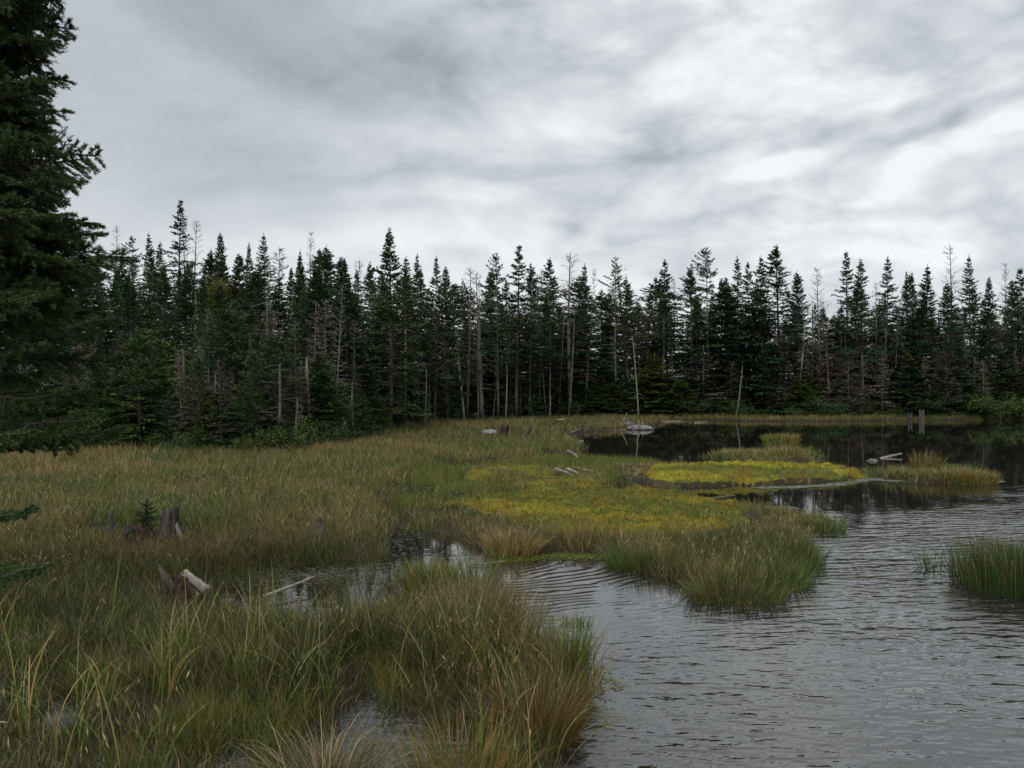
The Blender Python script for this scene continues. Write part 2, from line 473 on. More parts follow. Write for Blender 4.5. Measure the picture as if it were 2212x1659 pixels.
def ground_z(x, y, sd=None):
    x = np.asarray(x, float); y = np.asarray(y, float)
    if sd is None: sd = land_sd(x, y)
    z = np.clip(sd * 0.55, -0.55, 0.09)
    z = z + np.where(sd > 0, (fbm(x, y, 0.7, 21) - 0.45) * 0.10 * sstep(0, 0.4, sd), 0)
    sw = sdist(SWAMP, *jig(x, y))
    z = np.where((sw > 0) & (sd < 0.05), np.maximum(z, -0.05 + 0.05 * (fbm(x, y, 0.8, 31) - 0.5)), z)
    return z + np.where(sd > 0, hill(x, y), 0)

def axis(segs):
    out = []
    for a, b, n in segs:
        out.append(np.linspace(a, b, n, endpoint=False))
    out.append([segs[-1][1]])
    return np.concatenate(out)

gx = axis([(-900, -220, 10), (-220, -60, 20), (-60, -18, 70), (-18, 20, 340), (20, 60, 70), (60, 220, 20), (220, 900, 10)])
gy = axis([(-300, -20, 10), (-20, 3, 30), (3, 14, 120), (14, 32, 170), (32, 75, 150), (75, 140, 30), (140, 1500, 30)])
GX, GY = np.meshgrid(gx, gy)
SD = land_sd(GX.ravel(), GY.ravel()).reshape(GX.shape)
GZ = ground_z(GX.ravel(), GY.ravel(), SD.ravel())
nx, ny = len(gx), len(gy)
ii = np.arange((ny - 1) * (nx - 1)); r_, c_ = ii // (nx - 1), ii % (nx - 1)
q = np.stack([r_ * nx + c_, r_ * nx + c_ + 1, (r_ + 1) * nx + c_ + 1, (r_ + 1) * nx + c_], 1)
g = mesh_np('ground', np.stack([GX.ravel(), GY.ravel(), GZ], 1), [q], M_GROUND, smooth=True)
tag(g, kind='structure')

def sd_at(x, y):
    """bilinear look-up in the shoreline distance grid"""
    i = np.clip(np.searchsorted(gx, x) - 1, 0, nx - 2); j = np.clip(np.searchsorted(gy, y) - 1, 0, ny - 2)
    fx = (x - gx[i]) / (gx[i + 1] - gx[i]); fy = (y - gy[j]) / (gy[j + 1] - gy[j])
    return (SD[j, i] * (1 - fx) + SD[j, i + 1] * fx) * (1 - fy) + (SD[j + 1, i] * (1 - fx) + SD[j + 1, i + 1] * fx) * fy
GZ2 = GZ.reshape(GX.shape)
def gz_at(x, y):
    x = np.atleast_1d(np.asarray(x, float)); y = np.atleast_1d(np.asarray(y, float))
    i = np.clip(np.searchsorted(gx, x) - 1, 0, nx - 2); j = np.clip(np.searchsorted(gy, y) - 1, 0, ny - 2)
    fx = (x - gx[i]) / (gx[i + 1] - gx[i]); fy = (y - gy[j]) / (gy[j + 1] - gy[j])
    return (GZ2[j, i] * (1 - fx) + GZ2[j, i + 1] * fx) * (1 - fy) + (GZ2[j + 1, i] * (1 - fx) + GZ2[j + 1, i + 1] * fx) * fy

wv = np.array([(-150, -25, 0), (150, -25, 0), (150, 110, 0), (-150, 110, 0)], float)
wo = mesh_np('water', wv, [np.array([[0, 1, 2, 3]])], M_WATER)
tag(wo, kind='structure')

# ------------------------------------------------------------------ blades
def blades(root, azim, L, th0, kap, wid, col, tipcol, nseg, face=None):
    """curved tapering blades; all arguments are arrays over the blades"""
    n = len(L)
    pos = root.copy()
    ux, uy = np.cos(azim), np.sin(azim)
    fa = azim + PI / 2 if face is None else face
    sx, sy = np.cos(fa), np.sin(fa)
    Vs = []; Cs = []
    ds = L / nseg
    for k in range(nseg + 1):
        s = k / nseg
        wd = wid * (0.75 + 0.6 * s - 1.35 * s * s) * 0.5
        if k < nseg:
            a = pos.copy(); a[:, 0] -= sx * wd; a[:, 1] -= sy * wd
            b = pos.copy(); b[:, 0] += sx * wd; b[:, 1] += sy * wd
            Vs += [a, b]
            cc = col * (1 - s ** 1.5)[..., None] + tipcol * (s ** 1.5)[..., None] if isinstance(s, np.ndarray) else col * (1 - s ** 1.5) + tipcol * s ** 1.5
            Cs += [cc, cc]
        else:
            Vs.append(pos.copy()); Cs.append(tipcol)
        th = th0 + kap * ((k + 0.5) / nseg) ** 1.6
        pos[:, 0] += ds * np.sin(th) * ux; pos[:, 1] += ds * np.sin(th) * uy; pos[:, 2] += ds * np.cos(th)
    m = 2 * nseg + 1
    V = np.stack(Vs, 1).reshape(-1, 3); C = np.stack(Cs, 1).reshape(-1, 3)
    b = np.arange(n)[:, None] * m
    quads = [np.concatenate([b + 2 * k, b + 2 * k + 1, b + 2 * k + 3, b + 2 * k + 2], 1) for k in range(nseg - 1)]
    tri = np.concatenate([b + 2 * nseg - 2, b + 2 * nseg - 1, b + 2 * nseg], 1)
    return V, (np.concatenate(quads) if quads else np.zeros((0, 4), int)), tri, C

class Bag:
    def __init__(self): self.V = []; self.Q = []; self.T = []; self.C = []; self.n = 0
    def add(self, V, Q, T, C):
        self.V.append(V); self.C.append(C)
        if len(Q): self.Q.append(Q + self.n)
        if len(T): self.T.append(T + self.n)
        self.n += len(V)
    def build(self, name, mat, parent=None, smooth=False):
        f = []
        if self.Q: f.append(np.concatenate(self.Q))
        if self.T: f.append(np.concatenate(self.T))
        return mesh_np(name, np.concatenate(self.V), f, mat, parent, np.concatenate(self.C), smooth)

C_GREEN = np.array((0.095, 0.160, 0.034)); C_DKGREEN = np.array((0.050, 0.098, 0.028)); C_OLIVE = np.array((0.165, 0.180, 0.045))
C_TAN = np.array((0.380, 0.275, 0.120)); C_RUST = np.array((0.250, 0.130, 0.055)); C_STRAW = np.array((0.54, 0.45, 0.27)); C_GREY = np.array((0.13, 0.135, 0.10))
C_YEL = np.array((0.30, 0.285, 0.05)); C_LIME = np.array((0.17, 0.20, 0.025))

def mixc(a, b, f):
    return a * (1 - f)[:, None] + b * f[:, None]

def sample(n, ylo, yhi, rng, umax=0.72):
    """points spread evenly over the ground inside a wide wedge"""
    Y = np.sqrt(rng.uniform(ylo * ylo, yhi * yhi, n)); u = rng.uniform(-umax, umax, n)
    return u * Y, Y

def colour_field(x, y, rng, n):
    """tan / green / rust patchwork of the meadow, per blade"""
    big = fbm(x, y, 3.2, 41); sm = fbm(x, y, 0.8, 43)
    a = np.clip((big - 0.5) * 3.6 + (sm - 0.5) * 2.2 + 0.5, 0, 1)       # 0 green, 1 tan
    return a

def scatter(bag, ylo, yhi, cl_per_m2, per, width, rng, nseg, Lr, cond=None, spread=0.09, straw=0.12, hscale=None, umax=0.72, green_bias=0.0, edge_ok=0.02, tone=1.0):
    area = umax * (yhi ** 2 - ylo ** 2)
    n = int(area * cl_per_m2)
    x, y = sample(n, ylo, yhi, rng, umax)
    sd = sd_at(x, y)
    k = sd > edge_ok
    k &= y < forest_y(x, y) + 2.5
    x, y, sd = x[k], y[k], sd[k]
    dens = np.ones(len(x))
    if cond is not None:
        dens = cond(x, y)
    k = rng.random(len(x)) < dens
    x, y, sd = x[k], y[k], sd[k]
    if not len(x): return
    hs = np.ones(len(x)) if hscale is None else hscale(x, y)
    hs = hs * rng.uniform(0.7, 1.2, len(x)) * (0.7 + 0.6 * fbm(x, y, 1.3, 51))
    a = colour_field(x, y, rng, len(x)) - green_bias + rng.normal(0, 0.16, len(x))
    a = np.clip(a, 0, 1)
    cnt = rng.integers(int(per * 0.5), int(per * 1.5) + 1, len(x))
    idx = np.repeat(np.arange(len(x)), cnt); N = len(idx)
    rad = spread * np.sqrt(rng.random(N)); an = rng.uniform(0, 2 * PI, N)
    bx = x[idx] + rad * np.cos(an); by = y[idx] + rad * np.sin(an)
    bz = gz_at(bx, by) - 0.03
    L = rng.uniform(Lr[0], Lr[1], N) * hs[idx]
    wob = rng.normal(0, 1.3, N)
    th0 = np.abs(rng.normal(0.05, 0.2, N)) + rad / spread * 0.22
    kap = np.abs(rng.normal(0.5, 0.75, N))
    flat = rng.random(N) < 0.10
    th0 = np.where(flat, rng.uniform(0.9, 1.5, N), th0)
    wd = width * rng.uniform(0.6, 1.5, N)
    f = rng.random(N)
    av = a[idx]
    base = mixc(np.repeat(C_GREEN[None], N, 0), np.repeat(C_OLIVE[None], N, 0), rng.random(N))
    base = mixc(base, np.repeat(C_DKGREEN[None], N, 0), (rng.random(N) < 0.35) * 0.8)
    dry = mixc(np.repeat(C_TAN[None], N, 0), np.repeat(C_RUST[None], N, 0), np.clip(rng.normal(0.33, 0.33, N) + (fbm(bx, by, 1.7, 61) - 0.5) * 1.6, 0, 1))
    col = mixc(base, dry, (f < av * 0.75).astype(float) * rng.uniform(0.6, 1.0, N))
    st = rng.random(N) < straw * (0.4 + av)
    col = np.where(st[:, None], C_STRAW[None] * rng.uniform(0.5, 1.0, N)[:, None], col * tone)
    tip = mixc(col, dry, rng.random(N) * (0.25 + 0.75 * av))
    tip = np.where((rng.random(N) < 0.16)[:, None], C_STRAW[None] * 0.75, tip)
    v = rng.uniform(0.5, 1.5, N)[:, None]
    bag.add(*blades(np.stack([bx, by, bz], 1), an + wob, L, th0, kap, wd, col * v, tip * v, nseg, rng.uniform(0, PI, N)))

STUMPS_CLEAR = [W(368, 1165), W(380, 1280), W(238, 1155), W(630, 1300)]
def near_stump(x, y, r=0.45):
    d = np.ones(len(x))
    for sx_, sy_ in STUMPS_CLEAR:
        d = np.where(((x - sx_) ** 2 + ((y - sy_) + 0.35) ** 2) < r * r * 1.6, 0.25, d)
    return d

def in_any(polys, x, y):
    k = np.zeros(len(x), bool)
    for P in polys: k |= inside(P, x, y)
    return k

r1 = np.random.default_rng(11)
# --- foreground sedge: 4 m to 12 m
bag = Bag()
def fore_h(x, y):
    px = 1106 + F * x / y
    h = 0.72 + 0.45 * sstep(450, 700, px) * sstep(8.6, 7.6, y) * sstep(5.2, 6.3, y)
    h = np.where(y > 8.6, 0.58, h)
    h = h * (1 - 0.5 * sstep(7.0, 7.7, y) * (y < 10.8) * (px > 400) * (px < 1000))
    h = np.where((y < 6.2), 0.60, h)
    h = np.where((px < 420), 0.58, h)
    for H in HOLES:      # short sprouts on the near side of the openings
        d = sdist(H, x, y + 0.35)
        h = np.where(d > -0.25, 0.36, h)
    isl = inside(ISLE, x, y) | inside(ISLE_H, x, y)
    h = np.where(isl, 0.62, h)
    return h * np.where(near_stump(x, y) < 1, 0.55, 1)
def fore_d(x, y):
    d = np.where(inside(ISLE_H, x, y), 0.0, 1.0) * np.where(y < 6.2, 0.65, 1.0)
    d = d * np.where(inside(MOSS_ISLE, x, y), 0.12, 1.0) * np.where(inside(ISLE, x, y), 1.6, 1.0)
    return d * (0.55 + 0.7 * (fbm(x, y, 0.45, 71) > 0.43)) * near_stump(x, y)
scatter(bag, 3.6, 8.6, 40, 46, 0.0050, r1, 5, (0.26, 0.64), fore_d, 0.19, 0.16, fore_h, green_bias=0.16, tone=0.62)
scatter(bag, 8.6, 12.8, 42, 44, 0.0056, r1, 4, (0.26, 0.56), fore_d, 0.17, 0.14, fore_h, green_bias=0.14, tone=0.72)
# low matted growth and dead thatch covering the peat
def mat_h(x, y): return np.ones(len(x))
def mat_d(x, y): return np.where(inside(ISLE_H, x, y), 0.0, 1.0)
scatter(bag, 3.6, 8.6, 60, 22, 0.0042, r1, 4, (0.07, 0.26), mat_d, 0.14, 0.10, mat_h, green_bias=0.05, tone=0.55, edge_ok=-0.02)
scatter(bag, 8.6, 12.8, 36, 20, 0.0055, r1, 3, (0.08, 0.24), mat_d, 0.16, 0.12, mat_h, green_bias=0.08, tone=0.62, edge_ok=-0.02)
# broad bright sedge leaves among them
def sedge(n, ylo, yhi):
    x, y = sample(n, ylo, yhi, r1, 0.62)
    k = (sd_at(x, y) > 0.0) & (fbm(x, y, 0.6, 81) > 0.48) & (x < 1.2) & ~inside(ISLE, x, y)
    x, y = x[k], y[k]
    cnt = r1.integers(3, 9, len(x)); idx = np.repeat(np.arange(len(x)), cnt); N = len(idx)
    bx = x[idx] + r1.normal(0, 0.035, N); by = y[idx] + r1.normal(0, 0.035, N)
    cold = mixc(np.repeat(C_GREEN[None], N, 0) * 1.25, np.repeat(C_LIME[None], N, 0) * 0.8, r1.random(N) * 0.5)
    dry = r1.random(N) < 0.22
    cold = np.where(dry[:, None], C_TAN[None] * 1.2, cold)
    tip = mixc(cold, np.repeat(C_STRAW[None], N, 0), r1.random(N) * 0.7)
    bag.add(*blades(np.stack([bx, by, gz_at(bx, by) - 0.03], 1), r1.uniform(0, 2 * PI, N), r1.uniform(0.38, 0.80, N), np.abs(r1.normal(0.1, 0.15, N)),
                    np.abs(r1.normal(0.75, 0.75, N)), r1.uniform(0.007, 0.012, N), cold, tip, 7, r1.uniform(0, PI, N)))
sedge(300, 4.0, 7.6)
# ripe seed heads on thin stems
def heads(n, ylo, yhi, hl, hw, hmin, hmax):
    x, y = sample(n, ylo, yhi, r1, 0.66)
    k = (sd_at(x, y) > 0.03) & (near_stump(x, y) == 1) & (y < forest_y(x, y)) & (fbm(x, y, 1.5, 87) > 0.42) & ~inside(MOSS_ISLE, x, y)
    x, y = x[k], y[k]; N = len(x); px = 1106 + F * x / y
    h = r1.uniform(hmin, hmax, N) * np.where((y > 7.0) & (y < 10.8) & (px > 400) & (px < 1000), 0.55, 1.0)
    a = r1.uniform(0, 2 * PI, N); th = r1.uniform(0.1, 0.5, N)
    d = np.stack([np.sin(th) * np.cos(a), np.sin(th) * np.sin(a), np.cos(th)], 1)
    base = np.stack([x, y, gz_at(x, y)], 1)
    c = mixc(np.repeat(C_TAN[None], N, 0), np.repeat(C_STRAW[None], N, 0), r1.random(N)) * r1.uniform(0.5, 1.1, N)[:, None]
    bag.add(*blades(base, a, h, th, np.zeros(N), np.full(N, hw * 0.35), c * 0.5, c * 0.6, 2, r1.uniform(0, PI, N)))
    top = base + d * h[:, None]
    dd = d + r1.normal(0, 0.35, (N, 3)); dd /= np.linalg.norm(dd, axis=1)[:, None]
    s = np.cross(dd, r1.normal(0, 1, (N, 3))); s = s / (np.linalg.norm(s, axis=1)[:, None] + 1e-9) * hw
    L = hl * r1.uniform(0.6, 1.3, N)[:, None]
    V = np.stack([top - dd * L * 0.3, top + dd * L * 0.3 + s, top + dd * L, top + dd * L * 0.3 - s], 1).reshape(-1, 3)
    bag.add(V, np.arange(4 * N).reshape(-1, 4), [], np.repeat(c, 4, 0))
heads(4200, 4.2, 9.0, 0.045, 0.0045, 0.25, 0.52)
heads(9000, 9.0, 20.0, 0.05, 0.006, 0.20, 0.40)
# seedlings standing in the shallow openings
go = bag.build('sedge_grass', M_GRASS)
tag(go, 'long green and tan sedge in the foreground and on the near islet', 'sedge', kind='stuff')

# --- meadow: 12.8 m to the trees
bag = Bag()
def mead_d(x, y):
    d = np.where(in_any([MOSS_ISLE, MOSS_A, MAT_B, MAT_C, MAT_D], x, y), np.where(fbm(x * 0.5, y, 0.8, 79) > 0.52, 0.45, 0.10), 1.0)
    for P_ in (MOSS_ISLE, MOSS_A, MAT_B, MAT_C):
        e = sdist(P_, x, y); d = np.where((e > 0) & (e < 0.45), np.maximum(d, 0.55), d)
    return d * (0.55 + 0.6 * (fbm(x, y, 0.5, 73) > 0.42)) * near_stump(x, y, 0.5)
def mead_h(x, y):
    h = np.where(in_any([ISLE, MAT_A, ISLE_F, ISLE_G, MAT_B, MAT_C, MAT_D], x, y), 0.55, 1.0) * np.where(inside(MAT_A, x, y), 0.75, 1.0)
    return h * np.where(near_stump(x, y) < 1, 0.5, 1)
scatter(bag, 12.8, 20, 34, 28, 0.0078, r1, 3, (0.16, 0.36), mead_d, 0.18, 0.13, mead_h, green_bias=0.22, edge_ok=-0.10)
scatter(bag, 20, 34, 19, 24, 0.0115, r1, 3, (0.20, 0.44), mead_d, 0.2, 0.15, mead_h, green_bias=0.16, edge_ok=-0.10)
scatter(bag, 34, 72, 8, 16, 0.020, r1, 3, (0.20, 0.42), mead_d, 0.3, 0.10, mead_h, green_bias=0.30, tone=0.85)
go = bag.build('meadow_grass', M_GRASS)
tag(go, 'tan and green meadow grass from the stumps back to the forest edge', 'grass', kind='stuff')

# --- swamp: short green shoots standing in the shallow water
bag = Bag()
x, y = sample(26000, 14, 30, r1, 0.3)
xx, yy = jig(x, y)
k = inside(SWAMP, xx, yy) & (sd_at(x, y) < 0.1) & (fbm(x, y, 1.0, 91) > 0.50)
x, y = x[k], y[k]
cnt = 9; idx = np.repeat(np.arange(len(x)), cnt); N = len(idx)
bx = x[idx] + r1.normal(0, 0.10, N); by = y[idx] + r1.normal(0, 0.10, N)
cg = mixc(np.repeat(C_GREEN[None] * 1.1, N, 0), np.repeat(C_OLIVE[None], N, 0), r1.random(N))
cg = np.where((r1.random(N) < 0.14)[:, None], C_TAN[None], cg)
bag.add(*blades(np.stack([bx, by, np.full(N, -0.05)], 1), r1.uniform(0, 2 * PI, N), r1.uniform(0.10, 0.30, N), np.abs(r1.normal(0.2, 0.25, N)),
                np.abs(r1.normal(0.5, 0.5, N)), np.full(N, 0.009), cg, cg, 3, r1.uniform(0, PI, N)))
for P_, n_, tone_ in [(H, 1300, 0.75) for H in HOLES[:1]] + [(H, 500, 0.7) for H in HOLES[1:]] + [(poly([(446, 1236), (560, 1350), (700, 1365), (860, 1300), (890, 1240), (820, 1200), (600, 1215)]), 450, 0.6)]:
    a0, a1 = P_.min(0), P_.max(0)
    x = r1.uniform(a0[0], a1[0], n_); y = r1.uniform(max(a0[1], 4.4), a1[1], n_)
    k = inside(P_, *jig(x, y)) & (sd_at(x, y) < 0.05) & (fbm(x, y, 0.35, 93) > 0.50)
    x, y = x[k], y[k]; idx = np.repeat(np.arange(len(x)), 12); N = len(idx)
    bx = x[idx] + r1.normal(0, 0.05, N); by = y[idx] + r1.normal(0, 0.05, N)
    cg = mixc(np.repeat(C_GREEN[None], N, 0), np.repeat(C_OLIVE[None], N, 0), r1.random(N))
    cg = np.where((r1.random(N) < 0.22)[:, None], C_TAN[None], cg) * tone_
    bag.add(*blades(np.stack([bx, by, np.full(N, -0.04)], 1), r1.uniform(0, 2 * PI, N), r1.uniform(0.10, 0.38, N), np.abs(r1.normal(0.2, 0.35, N)),
                    np.abs(r1.normal(0.6, 0.7, N)), r1.uniform(0.003, 0.0055, N), cg, cg * 1.2, 4, r1.uniform(0, PI, N)))
go = bag.build('swamp_shoots', M_GRASS)
tag(go, 'short green shoots standing in the shallow water between the moss mats', 'shoots', kind='stuff')

# --- floating scraps of leaf and scum
bag = Bag()
def flecks(pts, spread, n, L, c):
    P = np.array([W(*p) for p in pts]); seg = r1.integers(0, len(P) - 1, n) if len(P) > 1 else np.zeros(n, int)
    tt = r1.random(n)
    A = P[seg]; B = P[np.minimum(seg + 1, len(P) - 1)]
    Q = A + (B - A) * tt[:, None] + r1.normal(0, 1, (n, 2)) * spread
    a = r1.normal(0, 0.6, n); l = L * r1.uniform(0.4, 1.4, n)
    dxy = np.stack([np.cos(a), np.sin(a)], 1) * l[:, None]; nxy = np.stack([-np.sin(a), np.cos(a)], 1) * (l * r1.uniform(0.12, 0.35, n))[:, None]
    z = r1.uniform(0.006, 0.012, n)
    V = np.stack([np.c_[Q - dxy, z], np.c_[Q - nxy, z], np.c_[Q + dxy, z + 0.004], np.c_[Q + nxy, z]], 1).reshape(-1, 3)
    C = np.repeat(c[None] * r1.uniform(0.5, 1.2, n)[:, None], 4, 0)
    bag.add(V, np.arange(4 * n).reshape(-1, 4), [], C)
flecks([(1165, 937), (1260, 931), (1340, 928)], 0.25, 700, 0.16, C_STRAW)
flecks([(1395, 912), (1480, 910)], 0.3, 160, 0.2, C_STRAW)
flecks([(870, 1060), (1000, 1050), (1100, 1062)], 0.8, 900, 0.05, C_GREY * 1.4)
flecks([(840, 1110), (860, 1150), (850, 1200)], 0.25, 500, 0.035, C_GREY * 1.5)
flecks([(560, 1250), (700, 1245), (820, 1230)], 0.3, 700, 0.035, C_GREY * 1.6)
flecks([(1060, 1215), (1200, 1200), (1300, 1205)], 0.12, 900, 0.035, C_LIME)
flecks([(1270, 1440), (1300, 1470), (1290, 1500)], 0.10, 160, 0.03, C_LIME * 1.3)
flecks([(1240, 1560), (1280, 1540)], 0.10, 60, 0.03, C_LIME * 1.3)
flecks([(1640, 1055), (1780, 1050), (1890, 1035), (1940, 1040)], 0.12, 900, 0.09, C_GREY * 2)
flecks([(2080, 1046), (2160, 1040)], 0.1, 90, 0.08, C_GREY * 2)
flecks([(1500, 940), (1600, 936)], 0.9, 60, 0.07, C_GREY * 2.4)
flecks([(1620, 1100), (1700, 1098)], 0.15, 300, 0.06, C_GREY * 1.8)
flecks([(420, 1580), (900, 1600)], 0.25, 160, 0.016, C_TAN * 0.6)
go = bag.build('floating_debris', M_GRASS)
tag(go, 'pale leaf scraps and scum floating along the water edges', 'debris', kind='stuff')

# --- moss cushions
bag = Bag()
def moss(P, step, h, cA, cB, cC, seed, tuft):
    x0, y0 = P.min(0) - 0.4; x1, y1 = P.max(0) + 0.4
    X, Y = np.meshgrid(np.arange(x0, x1, step), np.arange(y0, y1, step * 1.6))
    s = X.shape; X = X.ravel() + r1.uniform(-.2, .2, X.size) * step; Y = Y.ravel() + r1.uniform(-.2, .2, Y.size) * step
    d = sdist(P, *jig(X, Y))
    lump = fbm(X, Y, 0.22, seed, 3); big = fbm(X, Y, 0.9, seed + 3, 3)
    Z = np.maximum(gz_at(X, Y), 0.0) * sstep(-0.1, 0.2, d) + 0.01 + sstep(-0.15, 0.25, d) * (h * (0.35 + 1.3 * np.abs(lump - 0.3)) + 0.05 * (big - 0.5)) - 0.02
    Z = np.where(d < -0.12, -0.2, Z)
    f = np.clip((fbm(X * 0.45, Y * 1.5, 0.8, seed + 5, 3) - 0.40) * 5, 0, 1); f2 = np.clip((fbm(X, Y, 0.35, seed + 9) - 0.48) * 6, 0, 1)
    C = mixc(np.repeat(cA[None], len(X), 0), np.repeat(cB[None], len(X), 0), f); C = mixc(C, np.repeat(cC[None], len(X), 0), f2 * 0.7)
    C = C * (0.8 + 0.4 * r1.random(len(X)))[:, None]
    ny_, nx_ = s
    i = np.arange((ny_ - 1) * (nx_ - 1)); r, c = i // (nx_ - 1), i % (nx_ - 1)
    q = np.stack([r * nx_ + c, r * nx_ + c + 1, (r + 1) * nx_ + c + 1, (r + 1) * nx_ + c], 1)
    ok = (d[q] > -0.2).any(1)
    bag.add(np.stack([X, Y, Z], 1), q[ok], [], C)
    k = np.where(d > 0)[0]
    k = r1.choice(k, int(len(k) * tuft), replace=True); N = len(k)
    R = np.stack([X[k] + r1.normal(0, step * .5, N), Y[k] + r1.normal(0, step * .5, N), Z[k] - 0.01], 1)
    bag.add(*blades(R, r1.uniform(0, 2 * PI, N), r1.uniform(0.03, 0.085, N), np.abs(r1.normal(0.3, 0.3, N)), r1.uniform(0, 0.8, N), r1.uniform(0.010, 0.022, N) * (step / 0.035),
                    C[k] * r1.uniform(0.7, 1.3, N)[:, None], C[k] * r1.uniform(0.9, 1.5, N)[:, None], 2, r1.uniform(0, PI, N)))
C_MOSSY = np.array((0.19, 0.17, 0.035)); C_MOLIVE = np.array((0.085, 0.095, 0.026)); C_MORANGE = np.array((0.15, 0.105, 0.03))
moss(MOSS_ISLE, 0.035, 0.14, C_MOSSY * 1.0, C_MOLIVE * 1.1, C_MORANGE, 101, 1.1)
moss(MOSS_A, 0.045, 0.17, C_YEL * 0.78, C_MOLIVE * 1.15, C_MORANGE, 111, 0.9)
moss(MAT_B, 0.05, 0.11, C_MOSSY * 1.15, C_MOLIVE, C_MOLIVE, 121, 0.9)
moss(MAT_C, 0.05, 0.09, C_MOSSY * 1.2, C_MOLIVE, C_MORANGE, 131, 0.9)
moss(MAT_D, 0.05, 0.09, C_MOSSY, C_MOLIVE, C_MORANGE * 0.7, 141, 0.9)
go = bag.build('moss', M_MOSS, smooth=True)
tag(go, 'yellow and olive sphagnum moss in low cushions on the islets', 'moss', kind='stuff')
# ------------------------------------------------------------------ trees
class Wood:
    """tubes along polylines"""
    def __init__(self): self.V = []; self.F = []; self.n = 0
    def tube(self, pts, rad, sides=6, rng=None, rough=0.0, cap=True):
        pts = np.asarray(pts, float); k = len(pts); rad = np.asarray(rad, float)
        d = np.gradient(pts, axis=0); d /= np.linalg.norm(d, axis=1)[:, None] + 1e-9
        ref = np.array((0.0, 0, 1)) if abs(d[0][2]) < 0.8 else np.array((1.0, 0, 0))
        a = np.cross(d, ref); a /= np.linalg.norm(a, axis=1)[:, None] + 1e-9
        b = np.cross(d, a)
        th = np.arange(sides) * 2 * PI / sides
        R = rad[:, None] * np.ones(sides)
        if rough and rng is not None:
            R = R * (1 + rng.uniform(-rough, rough, (k, sides)) + rng.uniform(-rough, rough, sides)[None])
        V = pts[:, None] + (a[:, None] * np.cos(th)[None, :, None] + b[:, None] * np.sin(th)[None, :, None]) * R[..., None]
        i = np.arange(k - 1)[:, None] * sides; j = np.arange(sides)[None]
        q = np.stack([i + j, i + (j + 1) % sides, i + sides + (j + 1) % sides, i + sides + j], -1).reshape(-1, 4)
        self.V.append(V.reshape(-1, 3)); self.F.append(q + self.n)
        n0 = self.n; self.n += k * sides
        if cap:
            self.V.append(np.array([pts[0], pts[-1]])); c0, c1 = self.n, self.n + 1; self.n += 2
            for m in range(sides):
                self.F.append(np.array([[n0 + m, c0, c0, n0 + (m + 1) % sides]])[:, [0, 1, 3, 3]][:, :3])
                e = n0 + (k - 1) * sides
                self.F.append(np.array([[e + m, e + (m + 1) % sides, c1]]))
    def build(self, name, mat, parent=None, smooth=True):
        q = [f for f in self.F if f.shape[1] == 4]; tr = [f for f in self.F if f.shape[1] == 3]
        fs = []
        if q: fs.append(np.concatenate(q))
        if tr: fs.append(np.concatenate(tr))
        return mesh_np(name, np.concatenate(self.V), fs, mat, parent, smooth=smooth)

class Leaves:
    """small diamonds: base, direction*length, half-width vector, brightness"""
    def __init__(self): self.B = []; self.D = []; self.S = []; self.K = []
    def add(self, B, D, S, K): self.B.append(B); self.D.append(D); self.S.append(S); self.K.append(K)
    def build(self, name, mat, parent=None):
        B = np.concatenate(self.B); D = np.concatenate(self.D); S = np.concatenate(self.S); K = np.concatenate(self.K)
        V = np.stack([B, B + D * 0.5 + S, B + D, B + D * 0.5 - S], 1).reshape(-1, 3)
        n = len(B)
        return mesh_np(name, V, [np.arange(4 * n).reshape(-1, 4)], mat, parent, np.repeat(K, 4)[:, None] * np.ones(3))

def unit(v): return v / (np.linalg.norm(v, axis=-1, keepdims=True) + 1e-9)

